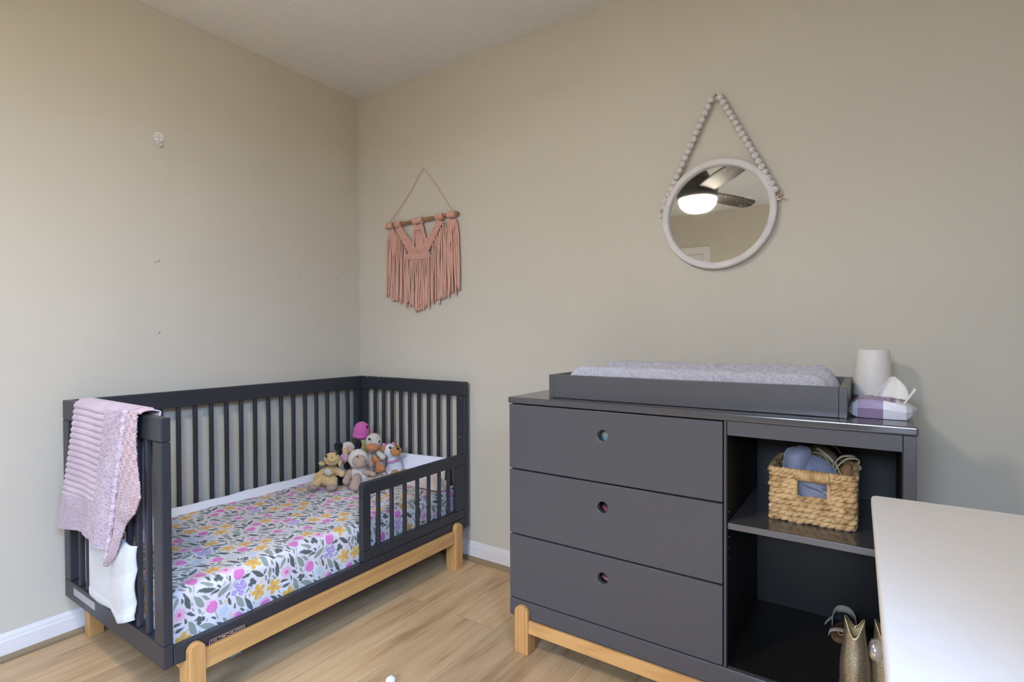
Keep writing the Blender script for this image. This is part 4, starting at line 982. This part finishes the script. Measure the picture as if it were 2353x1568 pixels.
# ------------------------------------------------------------------ shoes on the dresser floor
s3 = thing('buckle_sandal', 'small brown sandal with grey straps and a buckle, on the dresser floor', 'sandal', (2.362, -.15, .177))
def sole(r0, z0, z1, grow_=0):
    L = []
    for k in range(36):
        a = 2*PI*k/36; w_ = .031+grow_+.004*math.cos(a)-.002*math.cos(2*a); L.append((2.366+w_*math.sin(a)-.014*math.cos(a), -.125-(.070+grow_)*math.cos(a)))
    return L
bm = B(); prism(bm, sole(0, 0, 0), 2, .1775, .192); obj('sole', bm, simple('cork_sole', (112, 84, 60), .8, bump=.4), s3, bevel=.003)
bm = B(); prism(bm, sole(0, 0, 0, -.003), 2, .1921, .1935); obj('insole', bm, simple('brown_suede', (112, 74, 50), .95, bump=.3, bscale=500), s3)
gs = simple('grey_beige_strap', (176, 164, 150), .7, var=.04)
for yy_, zz_, hw in ((-.160, .206, .036),):
    bm = B(); band(bm, [(2.362+hw*math.cos(a), yy_, .184+(zz_-.184)*math.sin(a)**.7) for a in [PI*k/16 for k in range(17)]], (0, .030, 0), .0025); obj('strap', bm, gs, s3, smooth=True)
bm = B(); band(bm, [(2.331, -.105, .190), (2.333, -.075, .206), (2.342, -.053, .216), (2.360, -.046, .219), (2.378, -.050, .216), (2.390, -.068, .207), (2.394, -.095, .192)], (0, .004, .020), .0025); obj('heel_strap', bm, gs, s3, smooth=True)
bm = B(); band(bm, [(2.330, -.088, .203), (2.320, -.104, .197), (2.312, -.120, .190)], (0, .010, .004), .0022); obj('strap_end', bm, gs, s3)
bm = B(); tube(bm, [(2.358+.008*math.cos(a), -.1768, .205+.0085*math.sin(a)) for a in [2*PI*k/20 for k in range(20)]], .0016, 6, closed=True); obj('buckle', bm, M['bronze'], s3, smooth=True)
t = NT('gold_glitter'); v = t.coord(); vo = t.n('ShaderNodeTexVoronoi', Scale=1000); t.l(v, vo.inputs['Vector']); nzg = t.noise(v, 18, 2)
t.l(t.ramp(vo.outputs['Color'], [(.2, lin((150, 134, 108))), (.6, lin((198, 182, 150))), (.9, lin((236, 224, 196)))]), t.b.inputs['Base Color']); t.b.inputs['Metallic'].default_value = .75; t.b.inputs['Roughness'].default_value = .3
t.bump(vo.outputs['Color'], 1.0, .004); M['glitter'] = t.m
def boot(x, y, rot, name, label):
    b = thing(name, label, 'boot', (x, y, .177)); cr, sr = math.cos(rot), math.sin(rot)
    W = lambda p: (x+p[0]*cr-p[1]*sr, y+p[0]*sr+p[1]*cr, p[2])
    def shaft(u, v):
        a = 2*PI*u; notch = .040*max(0, math.cos(a+PI/2))**3+.030*max(0, math.cos(a-PI/2))**3      # dips front and back
        top = .368-notch; z = .186+(top-.186)*v; r = .030-.005*v+.004*math.sin(v*5)
        return W((r*1.0*math.cos(a)-.002*v, r*1.15*math.sin(a)-.012*(1-v), z))
    bm = B(); grid(bm, shaft, 56, 36); bmesh.ops.remove_doubles(bm, verts=bm.verts, dist=1e-5); obj('shaft', bm, M['glitter'], b, smooth=True, solid=.0024)
    def lining(u, v):
        p = shaft(u, .35+.62*v); c_ = W((-.001, -.004, p[2])); return (c_[0]+(p[0]-c_[0])*.93, c_[1]+(p[1]-c_[1])*.93, p[2])
    bm = B(); grid(bm, lining, 48, 12); obj('lining', bm, simple('tan_lining', (206, 182, 130), .8), b, smooth=True, solid=.001)
    bm = B(); tube(bm, [Vector(shaft(k/60, 1.0)) for k in range(60)], .0015, 6, closed=True); o = obj('piping', bm, simple('pale_gold_piping', (222, 206, 170), .4, .4), b, smooth=True)
    def footp(u, v):
        a = 2*PI*u; l = v; yy_ = .020-.100*l; w_ = (.030+.006*math.sin(l*PI))*(1-max(0, l-.8)**2*18)**.5 if l < 1 else .004; h = (.05-.022*l)*(1-max(0, l-.85)**2*30)**.5 if l < .99 else .008
        return W((w_*math.cos(a), yy_, .1835+max(0, h*(.5+.5*math.sin(a)))))
    bm = B(); grid(bm, footp, 32, 24); obj('foot', bm, M['glitter'], b, smooth=True)
    bm = B(); L = []
    for k in range(30):
        a = 2*PI*k/30; L.append(W((.033*math.cos(a), -.028+.058*math.sin(a), 0))[:2])
    prism(bm, L, 2, .1772, .184); obj('sole', bm, simple('dark_rubber', (60, 52, 46), .8), b, bevel=.001)
boot(2.400, -.425, 0, 'glitter_boot', 'gold glitter cowboy boot standing on the dresser floor beside the sandal')
boot(2.464, -.405, 0, 'glitter_boot', 'gold glitter boot half hidden by the white furniture edge')

# ------------------------------------------------------------------ white chest of drawers in the foreground
wd = thing('white_chest', 'white chest of drawers with a round metal knob, at the lower right', 'dresser', (2.68, -1.25, 0))
WX0, WX1, WYA, WYB, WZ = 2.4325, 2.915, -1.72, -.735, .77
bm = B(); r = .012; cor = [(WX0+r-r*math.sin(a), WYB-r+r*math.cos(a)) for a in [PI/2*k/6 for k in range(7)]]
cor2 = [(WX0+r-r*math.cos(a), WYA+r-r*math.sin(a)) for a in [PI/2*k/6 for k in range(7)]]
prism(bm, cor+cor2+[(WX1, WYA), (WX1, WYB)], 2, WZ-.022, WZ); obj('top', bm, M['satin'], wd, bevel=.006, seg=4)
obj('carcass', boxes((WX0+.0385, WYA+.015, .08, WX1, WYB-.015, WZ-.0225)), M['satin'], wd, bevel=.002)
kb = None
for (a, b) in ((.545, .735), (.325, .535), (.105, .315)):
    d_ = obj('drawer', boxes((WX0+.022, WYA+.03, a, WX0+.038, WYB-.03, b)), M['satin'], wd, bevel=.003)
    for y in (-1.362, -1.10) if a > .5 else (-1.362, -1.10):
        bm = B(); lathe(bm, [(0, .0), (.006, .0), (.0055, -.008), (.008, -.012), (.0125, -.015), (.0155, -.0195), (.0158, -.023), (.014, -.027), (.009, -.0295), (.004, -.0303), (0, -.0305)], (WX0+.022, y-.065 if y < -1.2 else y+.05, (a+b)/2-.028), 32, axis=0); obj('knob', bm, M['steel'], d_, smooth=True)
for x in (WX0+.03, WX1-.05):
    for y in (WYA+.02, WYB-.06): obj('leg', boxes((x, y, 0, x+.04, y+.04, .08)), M['satin'], wd, bevel=.002)

wd.rotation_euler = (0, 0, .0224); wd.location = (2.6915, -1.2445, 0)      # stands very slightly askew
# ------------------------------------------------------------------ small things on the floor
bm = B(); grid(bm, lambda u, v: (.600+.03*u+.004*v, -1.085+.035*v, .0012+.004*math.sin(u*3)*v), 8, 8); solo('paper_scrap', bm, M['trim'], 'small white paper scrap on the floor under the bed rail', 'paper', solid=.0006)
bm = B(); ellipsoid(bm, (1.188, -.878, .0135), (.015, .017, .013), seg=16, rings=10, noise=.15); solo('cotton_ball', bm, M['cloth_white'], 'tiny white fluff ball on the open floor', 'ball', smooth=True)
bm = B(); lathe(bm, [(0, 0), (.115, 0), (.12, .006), (.12, .035), (.113, .042), (0, .045)], (.478, -.668, .001), 40); solo('storage_tub', bm, simple('magenta_plastic', (120, 46, 82), .4), 'dark magenta round-edged tub lying on the floor under the bed', 'tub', smooth=False, bevel=.004)

# ------------------------------------------------------------------ ceiling fan (seen in the mirror); its lit dome is the room's lamp
FX, FY = 1.375, -1.955
fn = thing('ceiling_fan', 'dark ceiling fan with three blades and a lit dome, mirrored in the round mirror', 'fan', (FX, FY, RZ))
bm = B(); lathe(bm, [(0, RZ-.0005), (.075, RZ-.0005), (.073, RZ-.03), (.05, RZ-.07), (.018, RZ-.08), (.018, RZ-.14), (0, RZ-.14)], (FX, FY, 0), 40); obj('canopy', bm, M['fan'], fn, smooth=True)
bm = B(); lathe(bm, [(0, 2.305), (.045, 2.305), (.06, 2.275), (.085, 2.225), (.135, 2.195), (.140, 2.18), (.140, 2.105), (.143, 2.10), (.143, 2.076), (.137, 2.070), (0, 2.070)], (FX, FY, 0), 56); obj('motor_housing', bm, M['fan'], fn, smooth=True)
bm = B(); lathe(bm, [(.130, 2.0695), (.129, 2.05), (.118, 2.022), (.095, 1.996), (.064, 1.981), (.03, 1.975), (0, 1.974)], (FX, FY, 0), 48); obj('light_dome', bm, emit('lit_dome', (1.0, .885, .735), LAMP), fn, smooth=True)
for k, a in enumerate((52, 172, 292)):
    a = math.radians(a); bm = B()
    def bl_(u, v):
        s_ = .13+.53*u; w_ = (.056+.016*math.sin(u*PI*.8))*(1-max(0, u-.9)**2*55); q = (v-.5)*2; h = q*w_
        x = s_; y = h+(.02*u if q < 0 else 0); z = 2.115+h*.20
        return (FX+x*math.cos(a)-y*math.sin(a), FY+x*math.sin(a)+y*math.cos(a), z)
    grid(bm, bl_, 40, 8); obj('blade', bm, M['blade'], fn, smooth=True, solid=.006)

# ------------------------------------------------------------------ sky light for the right window, and an added fill
def outside_light(loc, aim, sx, sy, power, col):
    al = bpy.data.lights.new('daylight_and_fill', 'AREA'); al.shape = 'RECTANGLE'; al.size = sx; al.size_y = sy; al.energy = power; al.color = col; al.spread = math.radians(SPREAD)
    ao = bpy.data.objects.new('daylight_and_fill', al); COL.objects.link(ao); ao.location = loc; ao.rotation_euler = Vector(aim).to_track_quat('-Z', 'Y').to_euler()
outside_light((RX+1.1, (WY0+WY1)/2, 2.65), (-1, 0, -TILT), 2.2, 1.5, SKY, (.36, .58, 1.0))
outside_light(((FX0+FX1)/2, RY-1.1, 2.6), (0, 1, -.5), 2.2, 1.5, FILL, (.54, .71, 1.0))  # added fill for the back wall, shining through the added opening
w = bpy.data.worlds.new('World'); SC.world = w; w.use_nodes = True
bg = w.node_tree.nodes['Background']; sky = w.node_tree.nodes.new('ShaderNodeTexSky'); sky.sky_type = 'NISHITA'; sky.sun_disc = False; sky.sun_elevation = math.radians(35); sky.sun_rotation = math.radians(200)
w.node_tree.links.new(sky.outputs[0], bg.inputs['Color']); bg.inputs['Strength'].default_value = .06
SC.view_settings.view_transform = 'Standard'; SC.view_settings.look = 'None'; SC.view_settings.gamma = 1; SC.view_settings.exposure = EXPO; SC.view_settings.use_curve_mapping = False
